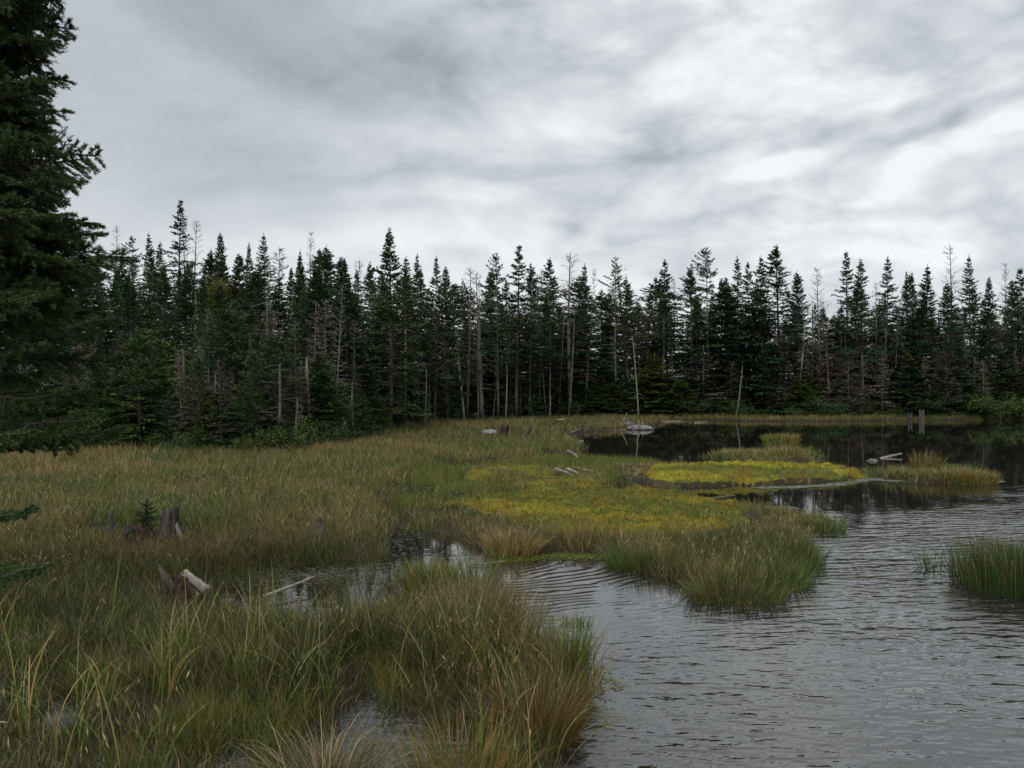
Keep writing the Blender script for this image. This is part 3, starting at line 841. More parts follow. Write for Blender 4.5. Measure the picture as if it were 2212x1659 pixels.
def limb(lv, wd, p0, azm, e0, L, rng, droop, upturn, dens, lL, lW, rad, side_len=0.42, dead=0.0, sides=4, t0=0.15, spread=55):
    """one bough: woody axis plus flat sprays of side twigs on both sides"""
    k = 6
    s = np.linspace(0, 1, k)
    elv = e0 - droop * s * 1.2 + upturn * s ** 2.5
    azs = azm + rng.normal(0, 0.10) * s
    st = L / (k - 1)
    d = np.stack([np.cos(elv) * np.cos(azs), np.cos(elv) * np.sin(azs), np.sin(elv)], 1)
    pts = p0 + np.concatenate([[np.zeros(3)], np.cumsum(d[:-1] * st, 0)])
    if wd is not None and rad > 0:
        wd.tube(pts, rad * (1 - 0.8 * s), sides, cap=False)
    if lv is None: return pts
    n = max(4, int(L * dens))
    t = np.sort(rng.uniform(t0, 1.0, n) ** 0.85); sg = np.where(rng.random(n) < 0.5, 1.0, -1.0)
    i = np.minimum((t * (k - 1)).astype(int), k - 2); f = t * (k - 1) - i
    bp = pts[i] * (1 - f)[:, None] + pts[i + 1] * f[:, None]
    ax = d[i]
    sidev = unit(np.stack([-ax[:, 1], ax[:, 0], np.zeros(n)], 1))
    an = np.radians(rng.normal(spread, 10, n))
    sd = ax * np.cos(an)[:, None] + sidev * (np.sin(an) * sg)[:, None]
    sd[:, 2] += rng.normal(-0.04, 0.12, n)
    sd = unit(sd)
    sl = side_len * L * (1.08 - t) * rng.uniform(0.6, 1.2, n) + lL * 0.6
    m = np.maximum(1, (sl / (lL * 0.62)).astype(int))
    idx = np.repeat(np.arange(n), m); N = len(idx)
    pos = np.concatenate([np.arange(q) for q in m]) / m[idx]
    B = bp[idx] + sd[idx] * (sl[idx] * pos)[:, None]; B[:, 2] -= 0.10 * sl[idx] * pos ** 2
    j = rng.normal(0, 0.42, (N, 3)); j[:, 2] *= 0.6
    D = unit(sd[idx] + j) * (lL * rng.uniform(0.65, 1.25, N))[:, None]
    up = np.stack([rng.normal(0, 0.5, N), rng.normal(0, 0.5, N), np.ones(N)], 1)
    S = unit(np.cross(D, up)) * (lW * rng.uniform(0.6, 1.3, N))[:, None]
    K = rng.uniform(0.7, 1.3, N)
    lv.add(B, D, S, K)
    # leader along the axis
    t = rng.uniform(t0, 1, int(L / lL * 2) + 3); i = np.minimum((t * (k - 1)).astype(int), k - 2); f = t * (k - 1) - i
    B = pts[i] * (1 - f)[:, None] + pts[i + 1] * f[:, None]; N = len(B)
    D = unit(d[i] + rng.normal(0, 0.35, (N, 3))) * lL; S = unit(np.cross(D, rng.normal(0, 1, (N, 3)) + (0, 0, 1))) * lW
    lv.add(B, D, S, rng.uniform(0.7, 1.3, N))
    return pts

def trunk_line(H, rng, bend=0.02, lean=0.0):
    k = 9; z = np.linspace(0, H, k)
    a = rng.uniform(0, 2 * PI); b = bend * H
    x = b * np.sin(np.linspace(0, 2.2, k) + a) - b * math.sin(a) + lean * z; y = b * np.cos(np.linspace(0, 2.0, k) + a) - b * math.cos(a)
    return np.stack([x, y, z], 1)

def fir(seed, H=10.0, cb=0.1, R=1.6, pw=0.8, dens=9.0, step=0.30, spire=0.0, droop=0.35, gap=0.1, lL=0.19, lW=0.042, deadlimbs=14, lop=0.0,
        tufty=0.0, leafmat=None, barkmat=None, lean=0.0, bare_top=0.0, rr=0.0078, name='fir_tree', dead_all=False):
    """trunk (with its dead limbs) and crown"""
    rng = np.random.default_rng(seed)
    root = bpy.data.objects.new(name, None); COL.objects.link(root)
    tl = trunk_line(H, rng, 0.008, lean)
    wd = Wood(); lv = Leaves()
    zs = tl[:, 2]
    wd.tube(tl, np.maximum(rr * H * (1 - zs / H) ** 0.8, 0.012), 7)
    at = lambda z: np.array([np.interp(z, zs, tl[:, 0]), np.interp(z, zs, tl[:, 1]), z])
    lopa = rng.uniform(0, 2 * PI)
    z = H * cb
    ph = rng.uniform(0, 6)
    while z < H - 0.12:
        t = (H - z) / (H * (1 - cb))
        prof = t ** pw
        if spire: prof = np.where(t < spire, 0.34 * (t / spire) ** 1.0, 0.34 + 0.66 * ((t - spire) / (1 - spire)) ** 0.8)
        if t > 0.85 and cb > 0.2: prof *= 1 - (t - 0.85) * 2.2
        nb = rng.integers(4, 7)
        for b in range(nb):
            if rng.random() < gap: continue
            azm = ph + b * 2 * PI / nb + rng.normal(0, 0.25)
            L = float(R * prof * rng.uniform(0.55, 1.18) * (1 + lop * math.cos(azm - lopa))) * (0.75 + 0.25 * min(1, t * 5)) + 0.05
            if tufty and rng.random() < tufty: L *= rng.uniform(0.3, 0.6)
            e0 = 0.65 * (1 - t) ** 2 + rng.normal(0.08, 0.1)
            p = at(z + rng.uniform(-0.4, 0.4) * step)
            if (H - z) < bare_top * H:
                limb(None, wd, p, azm, e0 + 0.1, L * 1.2, rng, droop * 0.4, 0.3, 0, 0, 0, 0.012, sides=3)
            else:
                q_ = min(1.0, 0.55 + 0.6 * L)
                limb(lv, wd, p, azm, e0, L, rng, droop * (0.4 + t), 0.45, dens * (3.2 if L < 0.5 else 1.0), lL * q_, lW * q_, 0.012 + 0.006 * L, t0=0.12 if L < 1.2 else 0.28)
        ph += 1.1
        z += step * rng.uniform(0.75, 1.3) * (0.38 + 0.72 * t)
    if bare_top == 0:
        B = at(H - 0.3)[None] + rng.normal(0, 0.01, (14, 3)) + np.linspace(-0.1, 0.36, 14)[:, None] * np.array((0, 0, 1.0))
        D = unit(rng.normal(0, 0.45, (14, 3)) + (0, 0, 1)) * 0.12
        lv.add(B, D, unit(np.cross(D, rng.normal(0, 1, (14, 3)))) * 0.02, np.ones(14))
    if cb > 0.12:
        for _ in range(deadlimbs):
            z = rng.uniform(0.08, cb + 0.08) * H; azm = rng.uniform(0, 2 * PI)
            L = rng.uniform(0.3, 1.25)
            pts = limb(None, wd, at(z), azm, rng.normal(0.1, 0.2), L, rng, 0.5, 0.2, 0, 0, 0, 0.012, sides=3)
            for _j in range(3):
                q = pts[rng.integers(2, 5)]
                limb(None, wd, q, azm + rng.choice([-1, 1]) * 0.8, rng.normal(-0.1, 0.2), L * rng.uniform(0.2, 0.5), rng, 0.3, 0, 0, 0, 0, 0.007, sides=3)
    wd.build('trunk', barkmat or M_BARK, root)
    lv.build('crown', leafmat or M_NEEDLE, root)
    root['ref_h'] = H
    return root

def dead_tree(seed, H=9.0, R=1.3, dens=9.0, step=0.28, lo=0.05, topbare=False, mat=None, bark=None, lean=0.0, pw=0.7, name='dead_fir', up=0.35, lW=0.010, lL=0.22):
    rng = np.random.default_rng(seed)
    root = bpy.data.objects.new(name, None); COL.objects.link(root)
    tl = trunk_line(H, rng, 0.012, lean); wd = Wood(); lv = Leaves(); zs = tl[:, 2]
    wd.tube(tl, np.maximum(0.008 * H * (1 - zs / H) ** 0.8, 0.014), 7)
    at = lambda z: np.array([np.interp(z, zs, tl[:, 0]), np.interp(z, zs, tl[:, 1]), z])
    z = H * lo; ph = 0
    while z < H - 0.1:
        t = (H - z) / (H * (1 - lo)); prof = t ** pw if t < 0.8 else 0.85
        nb = rng.integers(3, 6)
        for b in range(nb):
            if rng.random() < 0.2: continue
            azm = ph + b * 2 * PI / nb + rng.normal(0, 0.3); L = R * prof * rng.uniform(0.45, 1.2) + 0.12
            limb(lv, wd, at(z), azm, up * (1 - t) + rng.normal(0.02, 0.15), L, rng, 0.45 * t, 0.35, dens, lL, lW, 0.010 + 0.006 * L, sides=3, side_len=0.38)
        ph += 1.3; z += step * rng.uniform(0.7, 1.4)
    wd.build('trunk', bark or M_BARK, root); lv.build('crown', mat or M_DEADTWIG, root)
    root['ref_h'] = H
    return root

def snag(seed, H=4.0, r=0.09, stubs=10, L=0.6, lean=0.0, bend=0.02, mat=None, name='dead_snag', down=0.0, forked=False, lo=0.1, upcurl=0.5):
    rng = np.random.default_rng(seed)
    tl = trunk_line(H, rng, bend, lean); wd = Wood(); zs = tl[:, 2]
    rad = r * (1 - 0.55 * zs / H); rad[-1] *= 0.25
    tl[-1] = tl[-2] + (tl[-1] - tl[-2]) * 0.6
    wd.tube(tl, rad, 8, rng, 0.12)
    tl2 = np.array([tl[-2], tl[-2] + (0.02, 0.02, H * 0.09)]); wd.tube(tl2, [rad[-2] * 0.6, 0.006], 5)
    at = lambda z: np.array([np.interp(z, zs, tl[:, 0]), np.interp(z, zs, tl[:, 1]), z])
    for _ in range(stubs):
        z = H * rng.uniform(lo, 0.95); azm = rng.uniform(0, 2 * PI); l = L * rng.uniform(0.3, 1.2) * (1.15 - 0.6 * z / H)
        pts = limb(None, wd, at(z), azm, rng.normal(0.15 - down, 0.2), l, rng, 0.5 + down, upcurl, 0, 0, 0, min(0.03, 0.014 + 0.012 * l), sides=4)
        if l > 0.35:
            for _j in range(rng.integers(1, 5)):
                q = pts[rng.integers(2, 5)]
                limb(None, wd, q, azm + rng.choice([-1, 1]) * rng.uniform(0.4, 1.1), rng.normal(0, 0.3), l * rng.uniform(0.2, 0.55), rng, 0.3, 0.2, 0, 0, 0, 0.008, sides=3)
    o = wd.build(name, mat or M_SNAG); o['ref_h'] = H
    return o

def leafy(seed, H, R, n, cb, mat, name, lsz=0.07, stems=1, lW=0.45):
    """broad-leaved shrub or birch: forking stems with leaf clumps"""
    rng = np.random.default_rng(seed)
    root = bpy.data.objects.new(name, None); COL.objects.link(root); wd = Wood(); lv = Leaves()
    tips = []
    for s in range(stems):
        a = rng.uniform(0, 2 * PI); off = np.array((math.cos(a), math.sin(a), 0)) * (0.04 * stems)
        top = off + np.array((rng.normal(0, 0.12) * H + off[0] * 3, rng.normal(0, 0.12) * H + off[1] * 3, H * rng.uniform(0.75, 0.95)))
        line = np.linspace(off, top, 6) + rng.normal(0, 0.02 * H, (6, 3)) * np.linspace(0, 1, 6)[:, None]
        wd.tube(line, np.linspace(0.012 * H + 0.01, 0.008, 6), 6)
        for b in range(int(26 / stems) + 4):
            f = rng.uniform(cb, 1.0); i = min(int(f * 5), 4); p = line[i] + (line[i + 1] - line[i]) * (f * 5 - i)
            tips.append(limb(None, wd, p, rng.uniform(0, 2 * PI), rng.uniform(0.1, 0.9), R * rng.uniform(0.4, 1.0), rng, 0.2, 0.2, 0, 0, 0, 0.012, sides=3))
    T = np.concatenate([t[2:] for t in tips]); c = T[rng.integers(0, len(T), n)] + rng.normal(0, 0.10 * R + 0.03, (n, 3))
    D = unit(rng.normal(0, 1, (n, 3))) * (lsz * rng.uniform(0.6, 1.3, n))[:, None]
    S = unit(np.cross(D, rng.normal(0, 1, (n, 3)))) * (lsz * lW)
    lv.add(c, D, S, rng.uniform(0.7, 1.3, n))
    wd.build('stem' if stems > 1 else 'trunk', M_DARKBARK, root); lv.build('crown', mat, root)
    root['ref_h'] = H
    return root

# -- one of each kind; copies below share their meshes
PROTO = {}
def reg(k, o):
    PROTO[k] = o
for i in range(6):   # slim living firs with a narrow spire, living almost to the base
    reg(f'full{i}', fir(100 + i, 10, 0.06, 1.9, 0.72, 17, 0.26, 0.0 if i % 2 else 0.3, lop=0.15, name='fir_tree'))
for i in range(8):   # tall forest firs: live top, bare grey trunk below with dead twigs
    reg(f'tall{i}', fir(120 + i, 11, 0.24 + 0.07 * (i % 3), [2.4, 1.9, 2.3, 1.9, 2.6, 2.8, 2.2, 1.7][i], [0.8, 0.9, 0.7, 0.8, 0.85, 0.6, 0.95, 0.7][i], 19, 0.28, [0.35, 0, 0.3, 0.2, 0, 0.4, 0.15, 0][i], gap=[0.16, 0.1, 0.25, 0.16, 0.2, 0.3, 0.1, 0.3][i], lop=[0.3, 0.2, 0.5, 0.3, 0.4, 0.5, 0.2, 0.6][i], droop=[0.35, 0.5, 0.2, 0.4, 0.6, 0.3, 0.45, 0.1][i], deadlimbs=34, tufty=0.25, name='fir_tree'))
for i in range(3):   # very narrow ragged spires
    reg(f'slim{i}', fir(140 + i, 11, 0.26 + 0.08 * i, 1.3, 0.75, 19, 0.30, 0, gap=0.25, deadlimbs=22, tufty=0.35, name='fir_tree'))
for i in range(2):   # wide ragged flat boughed
    reg(f'wide{i}', fir(150 + i, 11, 0.30, 2.5, 0.62, 15, 0.40, 0, droop=0.2, gap=0.25, lop=0.35, deadlimbs=20, tufty=0.3, name='fir_tree'))
reg('mushroom', fir(230, 5.2, 0.60, 1.35, 0.35, 26, 0.2, 0, gap=0.05, deadlimbs=46, lop=0.4, lL=0.14, lW=0.034, name='fir_tree'))
for i in range(4):   # mid-height firs, open to the pool and so green to the foot
    reg(f'low{i}', fir(240 + i, 4.8, 0.02, 1.7, 0.7, 17, 0.22, [0, 0.2, 0, 0.3][i], gap=[0.1, 0.3, 0.15, 0.25][i], lL=0.16, lW=0.034, leafmat=M_YOUNG if i % 2 else M_NEEDLE, lop=0.35, name='fir_tree', deadlimbs=0))
for i in range(4):   # young bushy firs
    reg(f'young{i}', fir(160 + i, 3.6, 0.02, 1.5, 0.6, 22, 0.17, 0, gap=0.1, lL=0.14, lW=0.036, leafmat=M_YOUNG, barkmat=M_DARKBARK, lop=0.2, name='young_fir'))
for i in range(4):   # dead, dense brown twigs
    reg(f'brown{i}', dead_tree(170 + i, 9, 1.8, 20, 0.24, mat=M_RUSTTWIG if i % 2 else M_DEADTWIG, bark=M_BARK, lW=0.021))
for i in range(3):   # dead, sparse grey spire
    reg(f'spire{i}', dead_tree(180 + i, 11, [1.0, 1.2, 0.9][i], 7, 0.30, 0.25, mat=M_DEADTWIG, up=0.8, pw=0.6, lW=0.009, bark=M_BARK))
for i in range(6):
    reg(f'snag{i}', snag(190 + i, [5.5, 4.2, 6.5, 3.0, 5.0, 3.6][i], [0.085, 0.075, 0.075, 0.10, 0.055, 0.07][i], [10, 22, 6, 4, 18, 26][i], [0.35, 0.9, 0.25, 0.3, 0.5, 1.1][i], bend=0.02, down=0.1))
reg('birch', leafy(200, 7, 1.5, 2600, 0.45, M_BIRCH, 'birch_tree', 0.13))
for i in range(2):
    reg(f'shrub{i}', leafy(210 + i, 1.0, 0.55, 1500, 0.15, M_YOUNG, 'leafy_shrub', 0.06, 5))
reg('goldshrub', leafy(215, 1.0, 0.4, 1300, 0.1, M_BIRCH, 'leafy_shrub', 0.05, 5))
used = set()
INFO = []      # px, top py, kind word, object

def place(kind, px, top, Y, label=None, cat='fir tree', group='trees of the forest edge', rot=None, wide=1.0, lean=0.0, lm=None, H=None, rng=np.random.default_rng(5)):
    """a tree of this kind at its measured distance, as tall as the photo shows it"""
    X = (px - 1106) / F * Y
    gz = float(gz_at(X, Y)[0])
    h = CAM_H + (HOR - top) * Y / F - gz if H is None else H
    src = PROTO[kind]
    if kind not in used:
        used.add(kind); o = src
    else:
        o = src.copy(); COL.objects.link(o)
        for ch in src.children:
            c = ch.copy(); COL.objects.link(c); c.parent = o
            c.matrix_parent_inverse = ch.matrix_parent_inverse
    s = h / src['ref_h']
    sw = s * wide if s < 1.15 else 1.15 * wide * (s / 1.15) ** 0.6
    o.location = (X, Y, gz - 0.05)
    o.rotation_euler = (0, lean, rng.uniform(0, 2 * PI) if rot is None else rot)
    if lean:
        o.rotation_euler = (Matrix.Rotation(lean, 3, 'Y') @ Matrix.Rotation(o.rotation_euler.z, 3, 'Z')).to_euler()
    o.scale = (sw, sw, s)
    tag(o, label, cat, group)
    INFO.append([px, top, kind, o, label is None, Y, h])
    return o

# -- the trees that can be told apart on the skyline, and the pale dead ones
SKY = [
 ('spire0', 246, 484, 56, 'pale thin dead spire just right of the near fir boughs', 1.0),
 ('wide0', 290, 512, 46, 'broad dark fir crown beside the pale thin dead spire above the near boughs', 1.0),
 ('full0', 325, 500, 48, 'small pointed fir tip between the broad dark crown and the tall narrow spire pair', 0.9),
 ('tall1', 350, 522, 44, 'blunt-topped fir just left of the tallest narrow spire on the hill', 1.1),
 ('slim0', 386, 431, 58, 'tallest narrow dark fir spire on the wooded hill, highest tip in the picture', 1.35),
 ('spire1', 402, 468, 58, 'thin half-bare fir touching the right side of the highest narrow spire', 1.0),
 ('spire2', 415, 474, 57, 'half-bare grey fir, outer one of two beside the highest narrow spire', 1.4),
 ('full1', 454, 536, 50, 'tiny fir tip in the gap left of the small cone-shaped fir', 0.6),
 ('full3', 479, 503, 50, 'small neat cone-shaped fir standing clear above the golden birch', 0.8),
 ('full2', 540, 526, 50, 'small dark fir tip just right of the golden birch crown', 0.8),
 ('tall0', 573, 505, 48, 'dark pointed fir between the golden birch and the brownish leaning fir', 1.0),
 ('brown0', 603, 530, 46, 'brownish thinning fir leaning left, beside a dark pointed fir', 1.0),
 ('full0', 651, 538, 46, 'dark slim fir just left of the pale silvery dead spire', 0.75),
 ('spire1', 665, 502, 50, 'pale silvery dead spire rising above dark firs, centre left skyline', 0.9),
 ('tall1', 686, 540, 46, 'fir with a crooked top between the silvery spire and the double dark fir', 1.0),
 ('full1', 706, 531, 45, 'dense dark fir with a double tip right of the silvery dead spire', 1.15),
 ('tall3', 740, 556, 46, 'ragged fir right of the dense double-tipped fir', 1.1),
 ('spire2', 769, 560, 47, 'bare twiggy dead top left of the great dark spire', 1.6),
 ('tall2', 800, 566, 48, 'thin fir with dead top twigs close left of the great dark spire', 0.9),
 ('full2', 843, 496, 44, 'great dark cone-shaped fir, the widest and tallest spire of the centre', 1.25),
 ('slim1', 880, 574, 50, 'thin fir top hugging the right side of the great dark spire', 1.0),
 ('tall1', 905, 547, 52, 'slim fir, first clear point right of the great dark spire', 0.8),
 ('tall0', 939, 552, 53, 'fir with even sides, second clear point right of the great dark spire', 0.95),
 ('full3', 966, 576, 54, 'low dense fir just right of the even-sided fir', 0.8),
 ('spire0', 1008, 575, 56, 'greyish dying fir with thin top before the broad flat-boughed fir', 1.5),
 ('spire2', 1040, 588, 57, 'dead flat-topped fir with twiggy crown beside the greyish dying fir', 1.7),
 ('wide1', 1076, 548, 57, 'broad fir with layered flat boughs, left neighbour of the sharp tall spire', 0.85),
 ('slim0', 1115, 530, 58, 'sharp tall dark spire at the middle of the picture skyline', 1.4),
 ('tall2', 1143, 570, 60, 'lower fir leaning on the right side of the sharp tall middle spire', 1.0),
 ('spire1', 1165, 584, 63, 'thin grey dead top between the sharp middle spire and the bristly fir', 0.8),
 ('tall4', 1187, 557, 62, 'bristly fir with a rounded narrow top above two bare trunks', 0.95),
 ('spire0', 1233, 542, 64, 'dying fir with wide grey dead upper boughs and a thin spire', 1.9),
 ('tall0', 1268, 570, 65, 'dense dark fir just right of the dying fir with wide grey boughs', 1.05),
 ('wide0', 1331, 556, 66, 'ragged fir with a bent bough on its left, beside the leaning fir', 0.85),
 ('tall4', 1403, 636, 68, 'short fir standing alone in the skyline gap below its neighbours', 1.0),
 ('slim2', 1434, 560, 66, 'very slim fir standing alone right of the skyline gap', 1.15),
 ('spire2', 1460, 600, 68, 'thin dead double top just right of the very slim lone fir', 0.7),
 ('tall2', 1497, 571, 66, 'dark ragged fir leaning left, close left of the wide-armed fir', 1.1),
 ('wide1', 1531, 536, 66, 'wide-armed ragged fir with long open boughs, tallest of the right half', 1.1),
 ('slim1', 1556, 600, 69, 'bare-stemmed fir right under the wide-armed ragged fir boughs', 1.2),
 ('tall1', 1594, 555, 66, 'narrow fir with open lower trunk right of the wide-armed fir', 0.9),
 ('slim2', 1618, 566, 68, 'thin fir, right half of the narrow pair beside the wide-armed fir', 1.0),
 ('tall0', 1645, 551, 66, 'pointed fir close left of the bottle-shaped spire', 1.0),
 ('tall3', 1685, 531, 65, 'bottle-shaped fir with slim tip over a wide dense crown, right half', 1.45),
 ('full1', 1722, 586, 66, 'low dense fir on the right flank of the bottle-shaped fir', 1.0),
 ('spire1', 1772, 582, 66, 'grey-tipped dying fir with dark sides right of the bottle-shaped fir', 1.3),
 ('slim0', 1829, 546, 66, 'slim fir with a tufted knob top, first after the wide dip at right', 1.25),
 ('slim1', 1864, 558, 67, 'thin open fir just right of the tufted knob-topped fir', 1.1),
 ('tall4', 1850, 600, 65, 'dense wide fir in front of the thin open fir and the knob-topped fir', 0.95),
 ('tall1', 1917, 554, 65, 'fir with a long tapering tip above dense brown dead trees', 1.0),
 ('spire2', 1890, 610, 65, 'small pale dead tip left of the fir with a long tapering tip', 1.0),
 ('tall2', 1955, 588, 66, 'fir with short flat boughs right of the long tapering tip', 0.9),
 ('tall3', 1974, 590, 67, 'blunt fir squeezed against the broad bristling fir', 0.9),
 ('full0', 1998, 571, 65, 'broad dense fir with upswept bristling boughs left of the bare dead spire', 1.15),
 ('spire0', 2054, 527, 66, 'tall bare dead spire with comb-like twigs, far right skyline', 1.25),
 ('full3', 2052, 612, 64, 'dense dark fir directly in front of the tall bare comb-like spire', 1.2),
 ('tall0', 2097, 552, 66, 'dark fir with stepped boughs between the two bare dead spires', 0.9),
 ('full2', 2131, 600, 65, 'round-shouldered dense fir right of the fir with stepped boughs', 1.15),
 ('spire1', 2167, 571, 67, 'small bare dead spire near the right picture edge', 0.9),
 ('tall2', 2185, 606, 67, 'low open fir under the small bare dead spire at the right', 0.9),
 ('slim2', 2210, 578, 65, 'dark fir cut by the right picture edge', 1.3),
]
GR = 'firs on the skyline'
for k, px, top, Y, lab, wd_ in SKY:
    dead = k.startswith(('spire', 'brown'))
    place(k, px, top, Y, lab, 'dead tree' if dead else 'fir tree', 'dead spires on the skyline' if dead else GR, wide=wd_)
place('tall2', 1395, 596, 67, 'dark fir leaning left with long dead boughs on its right side', 'fir tree', GR, wide=1.05, lean=-0.13)
place('spire0', 1362, 566, 67.5, 'dead spire with long upswept grey twigs beside the leaning dark fir', 'dead tree', 'dead spires on the skyline', wide=1.9, lean=-0.05)
place('birch', 520, 560, 44, 'golden yellow birch crown among dark firs on the hill', 'birch tree', 'broad-leaved trees', wide=1.25)
place('birch', 465, 575, 43.5, 'olive birch crown just left of the golden birch on the hill', 'birch tree', 'broad-leaved trees', wide=0.9)

# -- trees standing at the meadow edge, told apart one by one
place('mushroom', 487, 672, 30.0, 'bushy dark fir with flat-topped dense crown over dead limbs, left meadow edge', 'fir tree', 'trees at the meadow edge', wide=1.0)
place('snag1', 405, 742, 29.4, 'grey dead snag with many drooping bare limbs, left meadow edge', 'dead tree', 'bare snags', wide=1.15)
place('snag5', 462, 790, 29.6, 'pale snag with curling white limbs behind the flat-topped dark fir', 'dead tree', 'bare snags')
place('snag0', 443, 900, 30.0, 'short grey trunk stub in the shade of the flat-topped dark fir', 'dead tree', 'bare snags')
place('snag4', 588, 700, 31.4, 'tall thin pale snag with short twigs right of the flat-topped dark fir', 'dead tree', 'bare snags')
place('snag5', 640, 850, 29.6, 'low snag with long spreading bare limbs among young firs', 'dead tree', 'bare snags', wide=1.3)
place('spire2', 762, 690, 37, 'tall leaning dead tree with long drooping limbs above the pale leaning pole', 'dead tree', 'bare snags', wide=1.5, lean=0.05)
place('snag2', 752, 842, 33.5, 'thin pale leaning pole rising from a dark stump at the meadow corner', 'dead tree', 'bare snags', wide=0.9, lean=-0.155)
place('snag3', 700, 904, 33, 'short grey broken trunk among low green firs left of the meadow corner', 'dead tree', 'bare snags')
place('snag1', 877, 822, 44, 'straight pale snag with a broken top and two bare arms at mid meadow edge', 'dead tree', 'bare snags')
place('snag5', 838, 865, 43, 'low dead tree with white curving limbs left of the straight broken snag', 'dead tree', 'bare snags')
place('snag4', 918, 790, 48, 'thin crooked pale trunk right of the straight broken snag', 'dead tree', 'bare snags', wide=0.8)
place('young0', 848, 762, 52, 'rounded yellowish-green fir crown in front of the great dark spire', 'fir tree', 'trees at the meadow edge', wide=1.5)
place('young2', 318, 880, 33, 'low yellow-green fir at the edge of the tan meadow', 'fir tree', 'trees at the meadow edge', wide=1.0)
place('young3', 560, 880, 31.5, 'spreading yellow-green young fir under the curling white limbs', 'fir tree', 'trees at the meadow edge', wide=1.3)
place('full2', 1125, 668, 60, 'large full green fir reaching low, front of the middle trees', 'fir tree', 'trees at the meadow edge', wide=1.35)
place('snag4', 1380, 715, 62.5, 'pale bare trunk leaning slightly, directly behind the pale boulder', 'dead tree', 'bare snags', wide=0.62, lean=-0.09)
place('snag0', 1590, 780, 62.5, 'short pale leaning snag broken off among the right-hand young firs', 'dead tree', 'bare snags', lean=0.12)
place('snag3', 1150, 846, 60.5, 'thick pale broken trunk standing at the back of the peninsula', 'dead tree', 'bare snags')
place('snag5', 1243, 868, 60, 'tangled grey dead limbs leaning on a short trunk on the peninsula', 'dead tree', 'bare snags', lean=0.3)
place('snag4', 1187, 850, 59.5, 'thin curved pole with a hooked top beside the broken peninsula trunk', 'dead tree', 'bare snags', lean=0.02)

POLES = [(225, 640, 45), (440, 610, 42), (503, 640, 45), (536, 585, 46), (563, 625, 46), (655, 628, 44), (674, 596, 47), (700, 640, 50), (715, 636, 44), (629, 690, 44),
         (755, 640, 47), (823, 628, 51), (846, 640, 47), (900, 640, 55), (925, 610, 56), (967, 690, 57), (1003, 680, 58), (1034, 738, 60), (1045, 620, 61), (1092, 760, 60),
         (1180, 650, 64), (1207, 660, 65), (1230, 650, 66), (1263, 590, 66), (1228, 690, 64), (1065, 790, 61), (1360, 640, 68), (1450, 700, 68), (1655, 690, 67), (1720, 680, 66),
         (1740, 690, 67), (1752, 660, 66.5), (1805, 700, 66), (1828, 690, 66), (1851, 670, 66.5), (1882, 655, 66), (1908, 700, 66), (1870, 760, 65), (2030, 640, 66), (2040, 730, 65),
         (2075, 740, 66), (2113, 755, 65.5), (2150, 770, 66), (2185, 730, 66), (2010, 780, 65), (2100, 800, 65), (1960, 780, 65), (1975, 790, 65), (1680, 860, 65), (1690, 880, 65), (120, 700, 42), (85, 760, 36), (150, 800, 36), (200, 820, 35), (255, 830, 35), (300, 800, 35), (340, 820, 35)]
pr = np.random.default_rng(15)
for px, top, Y in POLES:
    Y = Y - (1.2 if Y > 62 else 3.0 if Y > 44 else 1.6)
    top += pr.normal(0, 18)
    place(['snag0', 'snag2', 'snag4', 'spire2', 'snag5', 'snag1'][pr.integers(0, 6)], px, top, Y, None, 'dead tree', 'bare grey poles in the forest', wide=float(pr.uniform(0.6, 0.95)), lean=float(pr.normal(0, 0.045)))

# -- the forest behind and between them
def fill(kinds, n, pxa, pxb, Ya, Yb, ta, tb, cat, group, wide=(0.9, 1.2), seed=0):
    rg = np.random.default_rng(seed)
    xs = np.linspace(pxa, pxb, n) + rg.uniform(-0.45, 0.45, n) * (pxb - pxa) / n
    for px in xs:
        fy = float(np.interp(px, FL_PX, FL_Y))
        Y = fy + rg.uniform(Ya, Yb)
        t = np.interp(px, [0, 400, 800, 1100, 2212], ta) + rg.normal(0, tb)
        place(kinds[rg.integers(0, len(kinds))], float(px), float(t), Y, None, cat, group, wide=float(rg.uniform(*wide) * rg.choice([0.8, 1.0, 1.0, 1.25])), lean=float(rg.normal(0, 0.022)), rng=rg)
T = ['tall0', 'tall1', 'tall2', 'tall3', 'tall4', 'tall5', 'tall6', 'tall7', 'wide0', 'wide1']
FU = ['full0', 'full1', 'full2', 'full3', 'full4', 'full5']
fill(FU, 30, -240, 860, 5, 11, [600, 600, 620, 640, 680], 22, 'fir tree', 'firs inside the left forest', (1.1, 1.5), 1)
fill(T + FU, 34, -260, 1040, 12, 24, [545, 555, 575, 600, 600], 16, 'fir tree', 'firs at the back of the left forest', (1.1, 1.5), 2)
fill(FU, 26, -240, 800, 0.8, 5, [740, 720, 740, 720, 700], 36, 'fir tree', 'firs at the front of the left forest', (0.95, 1.35), 3)
fill(T + ['brown0', 'full3'], 16, 640, 1330, 1, 7, [595, 595, 605, 620, 626], 22, 'fir tree', 'firs in the middle of the forest', (1.1, 1.5), 4)
fill(T, 26, 1000, 2330, 2, 9, [600, 600, 615, 632, 632], 26, 'fir tree', 'firs at the back of the far shore', (1.0, 1.5), 5)
fill(FU, 30, 760, 2400, 0.2, 4, [760, 760, 715, 715, 722], 40, 'fir tree', 'low dense firs along the far shore', (1.6, 2.5), 6)
fill(['young0', 'young1', 'young2', 'young3'], 44, -260, 1330, -1.6, 1.0, [870, 868, 855, 832, 822], 34, 'young fir', 'young firs at the meadow edge', (0.8, 1.3), 7)
fill(['low0', 'low2', 'brown0', 'brown2', 'mushroom', 'brown1', 'young2'], 20, -200, 800, -0.4, 1.2, [790, 790, 800, 790, 800], 40, 'young fir', 'tall young firs at the meadow edge', (0.8, 1.15), 27)
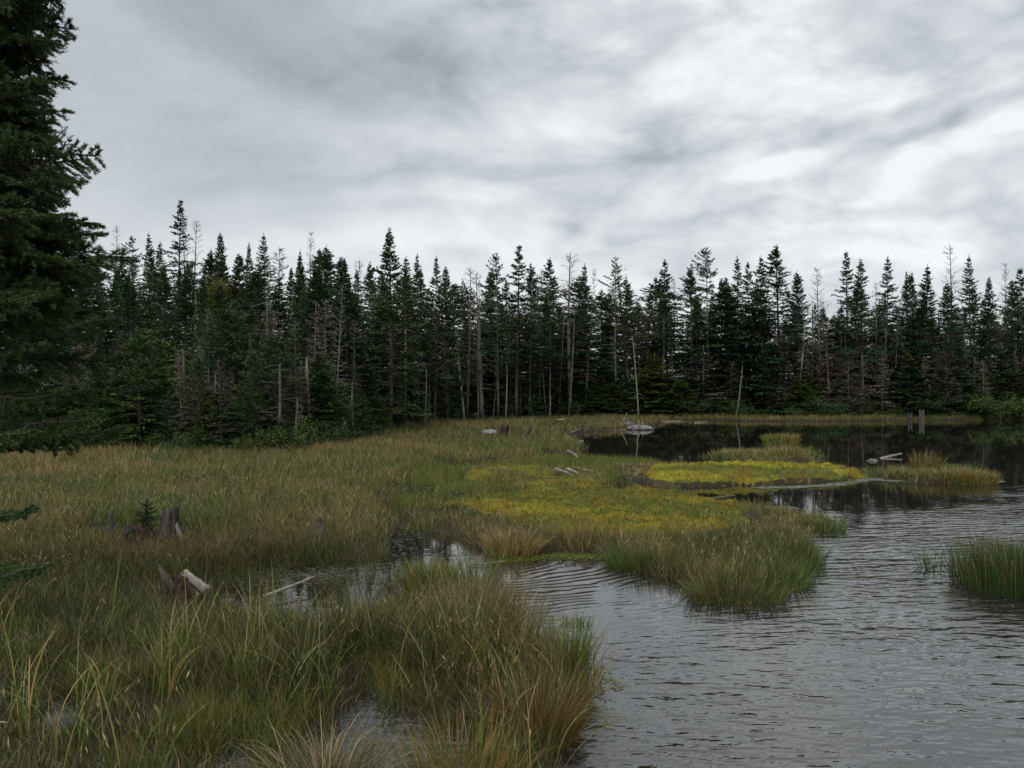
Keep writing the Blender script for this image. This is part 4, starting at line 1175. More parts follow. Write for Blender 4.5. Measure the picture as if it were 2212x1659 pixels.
fill(['young0', 'young1', 'young2', 'young3'], 50, 1250, 2450, -2.6, 1.0, [825, 825, 825, 825, 825], 32, 'young fir', 'young firs along the far shore', (1.2, 2.0), 8)
fill(['brown0', 'brown1', 'brown2', 'brown3'], 22, 1640, 2400, -1.4, 2, [690, 690, 690, 710, 690], 34, 'dead tree', 'brown dead firs on the far shore', (1.1, 1.5), 9)
fill(['brown0', 'brown1', 'brown2', 'brown3', 'spire1'], 22, 560, 1680, 0, 4, [650, 650, 650, 690, 740], 30, 'dead tree', 'brown dead firs in the middle forest', (1.0, 1.3), 10)
fill(['brown0', 'brown2', 'brown3'], 12, -200, 560, 0.6, 4, [760, 750, 720, 700, 700], 30, 'dead tree', 'brown dead firs in the left forest', (1.0, 1.3), 11)
fill(['spire0', 'spire1', 'spire2', 'snag1', 'snag5', 'spire2'], 36, 420, 2300, -1.2, 2.5, [690, 690, 680, 690, 690], 50, 'dead tree', 'grey dead trunks among the firs', (0.7, 1.2), 31)
fill(['snag1', 'snag5', 'spire2', 'brown0'], 16, -60, 760, -1.6, 0.4, [800, 780, 800, 790, 700], 36, 'dead tree', 'grey dead trunks at the left meadow edge', (0.8, 1.2), 32)
fill(['brown0', 'brown1', 'brown2', 'brown3', 'spire1'], 18, 1700, 2260, -2.9, -1.0, [740, 740, 740, 740, 740], 40, 'dead tree', 'brown dead firs leaning over the far bank', (0.9, 1.4), 33)
fill(['low1', 'low3', 'low0', 'young1'], 18, -120, 780, -1.7, 0.2, [815, 810, 825, 825, 800], 40, 'fir tree', 'layered green firs of the left bank', (0.85, 1.2), 34)
fill(T + FU, 16, -260, 480, 10, 19, [590, 580, 590, 600, 600], 14, 'fir tree', 'firs filling the hillside', (1.4, 1.9), 29)
LO = ['low0', 'low1', 'low2', 'low3']
fill(LO, 34, 1180, 2420, -1.8, 0.6, [770, 770, 770, 790, 785], 30, 'fir tree', 'mid-height firs fronting the far bank', (1.0, 1.7), 26)
fill(LO, 16, 760, 1240, -0.8, 1.5, [760, 760, 800, 790, 790], 26, 'fir tree', 'mid-height firs at the middle meadow edge', (1.0, 1.6), 28)
fill(['brown1', 'brown3', 'brown2'], 16, 1400, 2400, -2.2, 0.2, [800, 800, 800, 790, 780], 26, 'dead tree', 'low brown dead firs at the far shore edge', (1.5, 2.0), 12)
fill(['shrub0', 'shrub1'], 20, -100, 1400, -2.4, -0.8, [942, 938, 908, 884, 882], 10, 'shrub', 'green shrubs at the meadow edge', (1.0, 1.8), 13)
fill(['shrub0', 'shrub1', 'young0', 'young3'], 32, 1420, 2300, -4.0, -1.8, [876, 876, 876, 874, 870], 9, 'shrub', 'green bushes on the far bank', (1.2, 2.0), 14)
fill(FU, 40, 900, 2450, 10, 20, [680, 680, 680, 670, 665], 24, 'fir tree', 'farthest firs beyond the far shore', (1.3, 1.8), 25)
place('goldshrub', 200, 978, 27.5, 'small golden-tipped shrub alone in the tan meadow at the left', 'shrub', 'green shrubs at the meadow edge', wide=1.2)

# -- labels for the trees of the mass: counted from a landmark one can find
LANDMARKS = [(246, 'the pale thin dead spire'), (386, 'the highest narrow spire'), (520, 'the golden birch'), (665, 'the silvery dead spire'), (843, 'the great dark central spire'),
             (1115, 'the sharp middle spire'), (1233, 'the wide-boughed dying fir'), (1434, 'the very slim lone fir'), (1531, 'the wide-armed ragged fir'), (1685, 'the bottle-shaped fir'),
             (1829, 'the knob-topped fir'), (1917, 'the long-tipped fir'), (2054, 'the tall bare comb-like spire')]
ORD = ['first', 'second', 'third', 'fourth', 'fifth', 'sixth', 'seventh', 'eighth', 'ninth', 'tenth', 'eleventh', 'twelfth', 'thirteenth', 'fourteenth']
WORDS = {'firs inside the left forest': 'full dark hillside fir',
         'firs at the back of the left forest': 'back-row hillside fir',
         'firs at the front of the left forest': 'shaded lower fir near the meadow',
         'firs in the middle of the forest': 'tall bare-stemmed fir',
         'firs at the back of the far shore': 'open tall fir behind pool',
         'farthest firs beyond the far shore': 'distant fir glimpsed through gaps',
         'low dense firs along the far shore': 'mid-height dense fir',
         'young firs at the meadow edge': 'young bright fir fringing meadow',
         'tall young firs at the meadow edge': 'mid-height ragged tree fronting left forest',
         'grey dead trunks among the firs': 'thin grey dead trunk with twigs',
         'grey dead trunks at the left meadow edge': 'grey limbed snag at meadow edge',
         'brown dead firs leaning over the far bank': 'brown twiggy dead fir fronting far bank',
         'layered green firs of the left bank': 'ragged green bank fir',
         'firs filling the hillside': 'wide dense hillside fir',
         'mid-height firs fronting the far bank': 'mid-height green fir on far bank',
         'mid-height firs at the middle meadow edge': 'mid-height fir at meadow edge',
         'young firs along the far shore': 'young bushy fir on far bank',
         'brown dead firs on the far shore': 'brown dead fir behind pool',
         'brown dead firs in the middle forest': 'brown dead mid-forest fir',
         'brown dead firs in the left forest': 'brown dead hillside fir',
         'low brown dead firs at the far shore edge': 'low brown dead bankside fir',
         'green shrubs at the meadow edge': 'leafy shrub in meadow grass',
         'green bushes on the far bank': 'low green bush on far bank',
         'bare grey poles in the forest': 'bare grey pole trunk'}
from collections import defaultdict
buckets = defaultdict(list)
for it in INFO:
    if it[4]:
        j = min(range(len(LANDMARKS)), key=lambda q: abs(LANDMARKS[q][0] - it[0]))
        sidew = 'left' if it[0] < LANDMARKS[j][0] else 'right'
        buckets[(it[3]['group'], j, sidew)].append(it)
for (grp, j, sidew), its in buckets.items():
    its.sort(key=lambda it: abs(it[0] - LANDMARKS[j][0]))
    for n_, it in enumerate(its):
        it[3]['label'] = f"{WORDS[grp]}, {ORD[min(n_, 13)]} {sidew} of {LANDMARKS[j][1]}"
for it in INFO:
    if 'ref_h' in it[3]: del it[3]['ref_h']
for k, o in PROTO.items():
    if k not in used: print('UNUSED', k)

# ------------------------------------------------------------------ the near fir whose boughs reach in from the left
def needle_twigs(bag, B, D, L, rng, per=24, nl=0.029, nw=0.0060, tone=1.0):
    """bottle-brush twigs: needles all round a short shoot"""
    n = len(B); idx = np.repeat(np.arange(n), per); N = len(idx)
    s = np.tile(np.linspace(0.02, 1.0, per), n) + rng.uniform(-0.03, 0.03, N)
    d = D[idx]
    a = unit(np.cross(d, np.array((0.13, 0.21, 0.97)))); b = np.cross(d, a)
    th = rng.uniform(0, 2 * PI, N)
    rad = a * np.cos(th)[:, None] + b * np.sin(th)[:, None]
    rad[:, 2] = rad[:, 2] * 0.75 + 0.18
    nd = unit(rad + d * rng.uniform(0.6, 1.2, N)[:, None])
    ln = nl * rng.uniform(0.75, 1.2, N) * np.where(s > 0.85, 1.15, 1.0)
    P0 = B[idx] + d * (L[idx] * s)[:, None]
    S = unit(np.cross(nd, rng.normal(0, 1, (N, 3)))) * nw * 0.5
    V = np.stack([P0 - S, P0 + S, P0 + nd * ln[:, None] + S * 0.5, P0 + nd * ln[:, None] - S * 0.5], 1).reshape(-1, 3)
    k = (rng.uniform(0.75, 1.25, n)[idx] * rng.uniform(0.85, 1.15, N)) * tone
    bag.add(V, np.arange(4 * N).reshape(-1, 4), [], np.repeat(k, 4)[:, None] * np.ones(3))

def spray(bag, wd, p0, p1, rng, sag=0.06, rise=0.05, width=0.36, t0=0.2, rad=0.012, dens=1.0, tone=1.0, bare=0.0):
    """one bough from the trunk to its tip with flat sprays of needled twigs"""
    p0 = np.array(p0, float); p1 = np.array(p1, float); L = np.linalg.norm(p1 - p0)
    k = 9; s = np.linspace(0, 1, k)
    pts = p0 + (p1 - p0) * s[:, None]
    pts[:, 2] += -sag * L * np.sin(s * PI) + rise * L * (s ** 4 - s) 
    pts[1:-1] += rng.normal(0, 0.012 * L, (k - 2, 3))
    wd.tube(pts, rad * L * (1 - 0.85 * s) + 0.003, 6, cap=False)
    at = lambda t: np.stack([np.interp(t, s, pts[:, c]) for c in range(3)], -1)
    ax = unit(p1 - p0); side = unit(np.array((-ax[1], ax[0], 0.0)))
    roll = rng.normal(0, 0.45); side = unit(side * math.cos(roll) + np.array((0, 0, 1.0)) * math.sin(roll))
    B = []; D = []; LL = []
    n1 = int(L * 13 * dens)
    for t in np.linspace(t0, 0.99, n1):
        for sg in (-1, 1):
            if rng.random() < 0.12: continue
            l = L * width * (1.06 - t) ** 0.75 * rng.uniform(0.6, 1.15) * (1 - 0.4 * (t < t0 + 0.15))
            q0 = at(t); an = math.radians(rng.normal(52, 8))
            dr = unit(ax * math.cos(an) + side * math.sin(an) * sg + np.array((0, 0, rng.normal(-0.05, 0.12))))
            m = max(2, int(l / 0.10)); ss = np.linspace(0, 1, m + 1)
            c = q0 + dr * (l * ss)[:, None]; c[:, 2] -= 0.12 * l * ss ** 2
            if l > 0.12: wd.tube(c, 0.006 * (1 - 0.7 * ss) + 0.0015, 4, cap=False)
            if rng.random() < bare: continue
            # twigs along this side branch
            nt = max(2, int(l * 22 * dens))
            tt = np.linspace(0.12, 1.0, nt)
            for j, u in enumerate(tt):
                q = q0 + dr * l * u; q = q - np.array((0, 0, 0.12 * l * u * u))
                sd2 = unit(np.cross(dr, np.array((0, 0, 1.0)))) * (1 if j % 2 else -1)
                a2 = math.radians(rng.normal(45, 12)) if u < 0.97 else 0.1
                dd = unit(dr * math.cos(a2) + sd2 * math.sin(a2) + np.array((0, 0, rng.normal(0.04, 0.14))))
                B.append(q); D.append(dd); LL.append(rng.uniform(0.05, 0.10) * (1.3 - 0.5 * u) * min(1, 0.5 + l))
            B += [q0 + dr * l * u for u in (0.2, 0.45, 0.7, 0.9)]; D += [dr] * 4; LL += [l * 0.28] * 4
    for t in np.linspace(max(t0, 0.35), 0.97, int(L * 12)):
        B.append(at(t)); D.append(ax); LL.append(0.10)
    if B:
        needle_twigs(bag, np.array(B), np.array(D), np.array(LL), rng, tone=tone)

rn = np.random.default_rng(77)
nf = bpy.data.objects.new('fir_tree', None); COL.objects.link(nf)
TX, TY = -5.75, 8.3
nf.location = (TX, TY, 0.1)
tag(nf, 'nearest dark fir reaching its boughs in from the left picture edge', 'fir tree')
wd = Wood(); bag = Bag()
trk = np.stack([np.linspace(0, 0.1, 8), np.zeros(8), np.linspace(-0.1, 9.6, 8)], 1)
wd.tube(trk, np.linspace(0.15, 0.02, 8), 12, rn, 0.05)
# tips measured in the photograph: px, py, distance, width, sag, density
SIL = [(-60, 150), (0, 120), (30, 120), (62, 152), (90, 112), (130, 106), (172, 134), (200, 100), (240, 138), (280, 104), (336, 208), (360, 128), (392, 170), (420, 122), (482, 205), (505, 215), (556, 280), (600, 215), (640, 150)]
TIPS = [(px, py, 8.5, .42) for py, px in SIL]
for py in np.arange(-90, 660, 17.0):
    e = float(np.interp(py, [q[0] for q in SIL], [q[1] for q in SIL]))
    TIPS.append((e * rn.uniform(0.62, 0.92), py + 8, rn.uniform(7.7, 9.2), .46))
    TIPS.append((e * rn.uniform(0.1, 0.5), py, rn.uniform(7.4, 9.6), .44)) if rn.random() < 0.7 else None
for px, py, Yd, wdt in TIPS:
    tx = (px - 1106) / F * Yd - TX; tz = CAM_H + (HOR - py) / F * Yd - 0.1
    hor = math.hypot(tx, Yd - TY)
    z0 = min(9.2, tz + rn.uniform(0.05, 0.30) * hor * (1 if py > 300 else 0.4))
    spray(bag, wd, (np.interp(z0, trk[:, 2], trk[:, 0]), 0, z0), (tx, Yd - TY, tz), rn, 0.03, 0.02, wdt, 0.22)
# darker lower boughs hanging over the meadow, long bare stems with needled ends
LOW = [(372, 748, 8.9, .20, .30), (308, 818, 8.6, .2, .45), (228, 660, 9.0, .3, .35), (85, 742, 7.6, .26, .4), (245, 690, 9.6, .3, .4), (90, 800, 8.2, .3, .5), (135, 845, 8.0, .28, .3),
       (262, 925, 8.8, .24, .45), (200, 905, 8.2, .28, .5), (140, 945, 8.6, .26, .5), (60, 935, 7.9, .3, .4), (90, 880, 9.0, .3, .4), (30, 700, 8.0, .34, .3), (40, 860, 9.0, .34, .3),
       (64, 1096, 7.3, .16, .55), (95, 1225, 7.4, .16, .5)]
for px, py, Yd, wdt, tt in LOW:
    tx = (px - 1106) / F * Yd - TX; tz = CAM_H + (HOR - py) / F * Yd - 0.1
    z0 = max(0.25, tz + rn.uniform(0.15, 0.45))
    spray(bag, wd, (np.interp(z0, trk[:, 2], trk[:, 0]), 0, z0), (tx, Yd - TY, tz), rn, 0.10, 0.04, wdt, tt, dens=1.0, bare=0.05)
# the boughs on the other sides of the trunk
for _ in range(32):
    z0 = rn.uniform(0.9, 8.8); a = rn.uniform(PI * 0.45, PI * 1.55)
    l = rn.uniform(1.1, 2.1) * (1.1 - z0 / 11)
    spray(bag, wd, (0.03, 0, z0), (l * math.cos(a), l * math.sin(a), z0 + l * rn.uniform(-0.25, 0.1)), rn, 0.05, 0.03, 0.38, 0.3, dens=0.62)
# fine dead twigs showing against the sky
for _ in range(24):
    z0 = rn.uniform(3.9, 4.5); a = rn.uniform(-0.6, 0.3); l = rn.uniform(0.6, 1.15)
    pts = limb(None, wd, np.array((0.04, 0, z0)), a, rn.normal(0.0, 0.2), l, rn, 0.4, 0.1, 0, 0, 0, 0.007, sides=4)
    for _j in range(5):
        limb(None, wd, pts[rn.integers(1, 6)], a + rn.choice([-1, 1]) * rn.uniform(0.4, 1.0), rn.normal(-0.1, 0.3), l * rn.uniform(0.2, 0.45), rn, 0.4, 0, 0, 0, 0, 0.003, sides=3)
wd.build('trunk', M_DARKBARK, nf)
cr = bag.build('crown', M_NEAR, nf)

# ------------------------------------------------------------------ stumps, logs, rocks
def rough_solid(pts_rings, name, mat, rng, jitter=0.02, parent=None, smooth=True):
    """closed surface from rings of points, roughened"""
    R = np.array(pts_rings, float); k, s, _ = R.shape
    R = R + rng.normal(0, jitter, R.shape) * 0.5
    V = np.concatenate([R.reshape(-1, 3), [R[0].mean(0), R[-1].mean(0) - (0, 0, jitter)]])
    i = np.arange(k - 1)[:, None] * s; j = np.arange(s)[None]
    q = np.stack([i + j, i + (j + 1) % s, i + s + (j + 1) % s, i + s + j], -1).reshape(-1, 4)
    m = np.arange(s); t1 = np.stack([(m + 1) % s, m, np.full(s, k * s)], 1); t2 = np.stack([(k - 1) * s + m, (k - 1) * s + (m + 1) % s, np.full(s, k * s + 1)], 1)
    return mesh_np(name, V, [q, np.concatenate([t1, t2])], mat, parent, smooth=smooth)

def stump_mesh(name, H, r, seed, mat, parent=None, jag=0.5, flare=1.5, lean=(0, 0), flat=1.0, at=(0, 0, 0), sides=26):
    """broken stump: ribbed, flared foot, splintered hollow top"""
    rng = np.random.default_rng(seed)
    th = np.arange(sides) * 2 * PI / sides
    rib = 1 + 0.10 * np.sin(th * 5 + seed) + 0.07 * np.sin(th * 9 + 2 * seed) + rng.uniform(-0.06, 0.06, sides)
    top = 1 - jag * np.clip(0.5 + 0.5 * np.sin(th * 2 + seed) + rng.uniform(-0.45, 0.45, sides), 0, 1)
    rings = []
    for f in np.linspace(0, 1, 9):
        rr = r * rib * (1 + (flare - 1) * (1 - f) ** 3)
        z = H * f * (top if f > 0.2 else (1 - (1 - top) * f / 0.2 * 0.2)) - 0.12 * (1 - f)
        z = H * f * (1 - (1 - top) * f) - 0.12 * (1 - f)
        rings.append(np.stack([rr * np.cos(th) * flat + lean[0] * z + at[0], rr * np.sin(th) + lean[1] * z + at[1], z + at[2]], 1))
    for f, dep in ((0.72, 0.05), (0.45, 0.25)):
        rr = r * rib * f; z = H * top - dep * H - 0.02
        rings.append(np.stack([rr * np.cos(th) * flat + lean[0] * z + at[0], rr * np.sin(th) + lean[1] * z + at[1], z + at[2]], 1))
    return rough_solid(rings, name, mat, rng, 0.02 * r * 4, parent)

def slab_mesh(name, p0, p1, w, t, seed, mat, parent=None, taper=0.6, twist=0.3):
    """split board-like piece of wood with a splintered end"""
    rng = np.random.default_rng(seed)
    p0 = np.array(p0, float); p1 = np.array(p1, float); d = unit(p1 - p0)
    s0 = unit(np.cross(d, np.array((0.3, 0.9, 0.2)))); n0 = np.cross(d, s0)
    rings = []; sides = 12; th = np.arange(sides) * 2 * PI / sides
    ex = rng.uniform(0.0, 0.16, sides) * np.linalg.norm(p1 - p0)
    for i, f in enumerate(np.linspace(0, 1, 9)):
        c, s = math.cos(twist * f), math.sin(twist * f)
        a = s0 * c + n0 * s; b = -s0 * s + n0 * c
        ww = w * (1 - (1 - taper) * f) * (1 + 0.08 * math.sin(i * 1.7 + seed)); tk = t * (1 - 0.5 * f)
        sq = np.abs(np.cos(th)) ** 0.6 * np.sign(np.cos(th)); sr = np.abs(np.sin(th)) ** 0.6 * np.sign(np.sin(th))
        c0 = p0 + (p1 - p0) * f
        ring = c0 + a[None] * (sq * ww / 2)[:, None] + b[None] * (sr * tk / 2)[:, None]
        if f > 0.9: ring = ring - d[None] * ex[:, None]
        rings.append(ring)
    return rough_solid(rings, name, mat, rng, 0.006 + 0.03 * t, parent)

def log_obj(px0, py0, px1, py1, r, label, seed, mat=None, z0=0.02, z1=0.05, name='driftwood_log', cat='log', group=None, knots=2, base_z=0.0, bend=0.04):
    rng = np.random.default_rng(seed)
    a = np.array((*W(px0, py0, base_z), base_z + z0)); b = np.array((*W(px1, py1, base_z), base_z + z1))
    o0 = (a + b) / 2; a = a - o0; b = b - o0; L = np.linalg.norm(b - a)
    s = np.linspace(0, 1, 10); pts = a + (b - a) * s[:, None]
    nrm = unit(np.array((-(b - a)[1], (b - a)[0], 0)))
    pts += nrm * (np.sin(s * PI * 1.3 + seed) * bend * L)[:, None]
    r = r * 0.72
    wd = Wood(); wd.tube(pts, r * (1 - 0.5 * s) * (1 + 0.1 * np.sin(s * 14 + seed)), 10, rng, 0.12)
    for _ in range(knots):
        q = pts[rng.integers(1, 9)]; ang = rng.uniform(0, 2 * PI)
        limb(None, wd, q, ang, rng.uniform(0.0, 0.6), L * rng.uniform(0.06, 0.16), rng, 0.1, 0.1, 0, 0, 0, r * 0.35, sides=5)
    o = wd.build(name, mat or M_DRIFT); o.location = o0
    return tag(o, label, cat, group)

def empty(name, x, y, z, label, cat, group=None):
    e = bpy.data.objects.new(name, None); COL.objects.link(e); e.location = (x, y, z)
    return tag(e, label, cat, group)

def onl(px, py, dz=0.0):
    x, y = W(px, py, 0.1); return x, y, float(gz_at(x, y)[0]) + dz

# split upright stump with its root mound and small sapling
x, y, z = onl(340, 1172)
e = empty('split_stump', x, y, z, 'dark split stump of two upright slabs with a gnarled root mound in the meadow', 'stump')
slab_mesh('slab', (0.09, 0, -0.1), (0.12, 0.03, 0.49), 0.16, 0.07, 3, M_STUMP, e, 0.85, 0.1)
slab_mesh('slab', (0.22, 0.02, -0.1), (0.255, 0.0, 0.54), 0.12, 0.07, 4, M_STUMP, e, 0.8, -0.2)
slab_mesh('slab', (0.36, -0.03, -0.05), (0.27, -0.04, 0.28), 0.08, 0.05, 5, M_PALEWOOD, e, 0.4, 0.4)
stump_mesh('root_mound', 0.28, 0.20, 6, M_ROT, e, 0.6, 1.5, at=(-0.22, 0, -0.02))
stump_mesh('stump_foot', 0.17, 0.19, 8, M_STUMP, e, 0.5, 1.3, at=(0.19, 0.05, -0.02))
rw = Wood(); rr_ = np.random.default_rng(4)
for a in range(9):
    an = rr_.uniform(0, 2 * PI); c0 = np.array((-0.2 + 0.1 * math.cos(an), 0.1 * math.sin(an), 0.16))
    limb(None, rw, c0, an, rr_.uniform(-0.2, 0.7), rr_.uniform(0.18, 0.36), rr_, 1.6, 0.2, 0, 0, 0, 0.022, sides=6)
rw.build('root', M_STUMP, e)
sp = fir(300, 0.55, 0.0, 0.24, 0.8, 60, 0.055, 0, gap=0.05, lL=0.055, lW=0.008, leafmat=M_YOUNG, barkmat=M_DARKBARK, name='fir_sapling', deadlimbs=0)
del sp['ref_h']
x, y, z = onl(316, 1160); sp.location = (x, y, z)
tag(sp, 'tiny green fir sapling growing beside the dark split stump', 'sapling')

# slim grey post stub
x, y, z = onl(240, 1166)
o = snag(310, 0.46, 0.045, 3, 0.09, 0.02, 0.02, M_SNAG, 'broken_post'); del o['ref_h']; o.location = (x, y, z - 0.02)
tag(o, 'slim grey broken post standing in the grass left of the split stump', 'broken trunk')

# fallen jagged stump
x, y, z = onl(392, 1300)
e = empty('jagged_stump', x, y, z + 0.02, 'hollow tilted stump with a dark horn and a pale split plank', 'stump')
stump_mesh('stump_body', 0.27, 0.13, 12, M_ROT, e, 0.55, 1.3, lean=(-0.2, 0.1), flat=1.15, at=(-0.02, 0, -0.02))
slab_mesh('horn', (-0.03, 0, 0.02), (-0.27, 0.02, 0.40), 0.11, 0.06, 13, M_STUMP, e, 0.12, 0.3)
slab_mesh('pale_plank', (0.26, -0.02, 0.10), (0.0, 0.0, 0.30), 0.11, 0.045, 14, M_PALEWOOD, e, 0.6, 0.2)
slab_mesh('brown_slab', (0.22, -0.10, 0.02), (0.0, -0.08, 0.24), 0.12, 0.05, 15, M_ROT, e, 0.6, 0.1)

log_obj(572, 1300, 680, 1268, 0.026, 'pale straight pole lying over dark water right of the hollow tilted stump', 21, z0=0.06, z1=0.12, knots=1, bend=0.01)
log_obj(1020, 1222, 1090, 1221, 0.016, 'thin brown stick lying in the water behind the foreground sedge', 22, M_PALEWOOD, knots=0)
log_obj(1384, 1066, 1416, 1076, 0.05, 'short white log end on the near yellow moss mat', 23, z0=0.14, z1=0.10, knots=1)
log_obj(1540, 1078, 1588, 1076, 0.035, 'flat cream log floating between the two large moss mats', 24, knots=0)
log_obj(1200, 1022, 1236, 1030, 0.07, 'blunt white log at the left end of the driftwood pile', 25, z0=0.10, z1=0.05, group='driftwood pile between the moss mats')
log_obj(1222, 1024, 1262, 1030, 0.05, 'short thick log next to the blunt left end of the driftwood pile', 26, z0=0.14, z1=0.04, group='driftwood pile between the moss mats')
log_obj(1240, 1021, 1318, 1028, 0.05, 'longest white log along the top of the driftwood pile', 27, z0=0.12, z1=0.05, knots=3, group='driftwood pile between the moss mats')
log_obj(1262, 1018, 1284, 1018, 0.04, 'small white log lying behind the driftwood pile', 28, group='driftwood pile between the moss mats')
log_obj(1276, 1035, 1302, 1027, 0.04, 'dark grey log angled across the right of the driftwood pile', 29, M_SNAG, group='driftwood pile between the moss mats')
log_obj(1250, 1036, 1290, 1031, 0.035, 'thin pale log in front of the driftwood pile', 30, group='driftwood pile between the moss mats')
log_obj(1228, 990, 1250, 997, 0.08, 'pale curved log end poking out where marsh meets the far pool', 31, z0=0.22, z1=0.08)
log_obj(1115, 989, 1154, 991, 0.05, 'grey log lying low in the marsh left of the far pool', 32, M_SNAG)
log_obj(1160, 991, 1196, 987, 0.05, 'pale thin log pointing at the far pool from the marsh', 33)
log_obj(1206, 969, 1250, 965, 0.06, 'straight bleached log floating at the corner of the far pool', 34, knots=0)
log_obj(1240, 957, 1262, 955, 0.05, 'very thin pale log in the grass margin of the far pool', 35, knots=0)
log_obj(855, 1023, 915, 1018, 0.04, 'thin grey log in the wet edge of the tan meadow', 36, M_SNAG, knots=1)
log_obj(990, 1016, 1020, 1014, 0.035, 'small pale log in the green marsh left of the yellow cushion', 37, knots=0)
log_obj(1905, 990, 1944, 986, 0.08, 'pale log rising from the pool behind the right-hand grassy islet', 38, z0=-0.02, z1=0.09, knots=0)
log_obj(1158, 943, 1238, 936, 0.06, 'long thin bleached log along the inner shore of the far pool', 39, knots=0, bend=0.02)
log_obj(1400, 912, 1476, 910, 0.05, 'pale thin log on the waterline right of the pale boulder', 40, knots=0, bend=0.02)
log_obj(1500, 913, 1530, 912, 0.05, 'short pale log afloat at the far shore', 41, knots=0)
log_obj(1240, 1588, 1330, 1560, 0.004, 'thin pale twig floating beside the foreground sedge', 42, M_PALEWOOD, name='floating_twig', cat='twig', knots=1)
# white stub in the meadow
x, y, z = onl(692, 1166)
o = stump_mesh('white_stub', 0.20, 0.05, 43, M_DRIFT, None, 0.4, 1.2, (0.2, 0)); o.location = (x, y, z + 0.12)
tag(o, 'small white wood stub showing in the meadow beside the dark inlet', 'stump')

# stumps of the peninsula
def small_stump(px, py, H, r, mat, label, seed, lean=(0, 0), jag=0.5, flat=1.0, name='stump'):
    x, y, z = onl(px, py)
    o = stump_mesh(name, H, r, seed, mat, None, jag, 1.4, lean, flat); o.location = (x, y, z)
    return tag(o, label, 'stump', 'small stumps in the grass')
small_stump(1084, 948, 0.62, 0.17, M_ROT, 'reddish brown jagged stump beside the flat pale rock on the meadow', 50, (0.25, 0), 0.55)
small_stump(1128, 949, 0.5, 0.09, M_STUMP, 'dark stump leaning right in the grass, second from the flat pale rock', 51, (0.75, 0), 0.4)
small_stump(1252, 934, 0.7, 0.13, M_STUMP, 'dark pointed stump with a pale log at its foot on the peninsula', 52, (0.2, 0), 0.8)
small_stump(1286, 934, 0.75, 0.10, M_STUMP, 'narrow forked dark stump left of the pale boulder', 53, (0.05, 0), 0.8)
small_stump(1105, 905, 0.6, 0.12, M_DRIFT, 'whitish stump at the foot of the middle forest edge', 54, (0, 0), 0.4)
small_stump(1383, 922, 0.72, 0.11, M_SNAG, 'pale notched stump standing on top of the pale boulder', 55, (0.05, 0), 0.75)
for px, py, H, r, lab, sd_ in ((1966, 911, 0.72, 0.12, 'smaller of two grey stumps at the far waterline', 56), (1991, 911, 0.86, 0.15, 'taller, notched one of two grey stumps at the far waterline', 57)):
    x, y = W(px, py); o = stump_mesh('waterline_stump', H, r, sd_, M_STUMP, None, 0.35, 1.15); o.location = (x, y, -0.05)
    tag(o, lab, 'stump', 'two stumps at the far waterline')
log_obj(1236, 935, 1256, 933, 0.07, 'pale log at the foot of the dark pointed stump', 58, base_z=0.2, z1=0.15, knots=0)
log_obj(1340, 922, 1355, 921.5, 0.06, 'bent white branch leaning out of the grass left of the pale boulder', 59, base_z=0.1, z1=0.75, knots=0)
log_obj(1204, 917, 1222, 917, 0.06, 'arched white branch in the grass at the back of the peninsula', 60, base_z=0.2, z0=0.25, z1=0.3, knots=1, bend=0.15)

def rock(px, py, sx, sy, sz, label, seed, name='boulder', mat=None, dz=0.0, base=0.05):
    rng = np.random.default_rng(seed)
    n1, n2 = 22, 36
    ph = np.linspace(0.02, PI - 0.02, n1)[:, None]; th = (np.arange(n2) * 2 * PI / n2)[None]
    X = np.sin(ph) * np.cos(th); Y = np.sin(ph) * np.sin(th); Z = np.cos(ph) * np.ones_like(th)
    k = 0.78 + 0.35 * fbm(X * 2 + 5 + seed, Y * 2 + Z * 3, 0.8, seed, 4) + 0.10 * np.floor(3 * fbm(X + 9, Z * 4 + Y, 0.6, seed + 1, 2)) / 3
    Rg = np.stack([X * k * sx, Y * k * sy, Z * k * sz], -1)
    x, y = W(px, py, base)
    o = rough_solid(Rg[::-1], name, mat or M_ROCK, rng, 0.02, None, True); o.location = (x, y, base + dz)
    return tag(o, label, 'rock')
rock(1383, 926, 0.72, 0.5, 0.20, 'pale cracked boulder at the tip of the peninsula by the far pool', 70)
rock(1352, 917, 0.5, 0.5, 0.16, 'low pale rock slab at the left of the peninsula tip boulder', 71, base=0.15)
rock(1058, 940, 0.34, 0.26, 0.14, 'flat pale rock in the meadow beside the reddish jagged stump', 72, dz=0.1, base=0.2)
rock(1884, 996, 0.15, 0.12, 0.06, 'small low rock awash between the pale pool log and the yellow mat', 73, base=0.0)

# ------------------------------------------------------------------ grass clumps that stand alone
def tussock(px, py, r, H, n, cols, label, seed, width=0.01, name='grass_tussock', upright=0.2, droop=0.9, cat='grass tussock', group='grass tussocks', base_z=0.03, straw=0.1, jx=1.0):
    rng = np.random.default_rng(seed)
    x, y = W(px, py, base_z)
    rad = r * np.sqrt(rng.random(n)); an = rng.uniform(0, 2 * PI, n)
    bx, by = rad * np.cos(an) * jx, rad * np.sin(an)
    c = np.array([cols[i] for i in rng.integers(0, len(cols), n)]) * rng.uniform(0.7, 1.3, n)[:, None]
    tip = np.where((rng.random(n) < straw)[:, None], C_STRAW[None], c * 1.1)
    b = Bag(); b.add(*blades(np.stack([bx, by, np.full(n, -0.08)], 1), an + rng.normal(0, 0.5, n), H * rng.uniform(0.55, 1.1, n), np.abs(rng.normal(upright, 0.15, n)) * (0.3 + rad / r),
                             np.abs(rng.normal(droop, 0.4, n)), width * rng.uniform(0.6, 1.3, n), c, tip, 5, rng.uniform(0, PI, n)))
    o = b.build(name, M_GRASS); o.location = (x, y, base_z)
    return tag(o, label, cat, group)
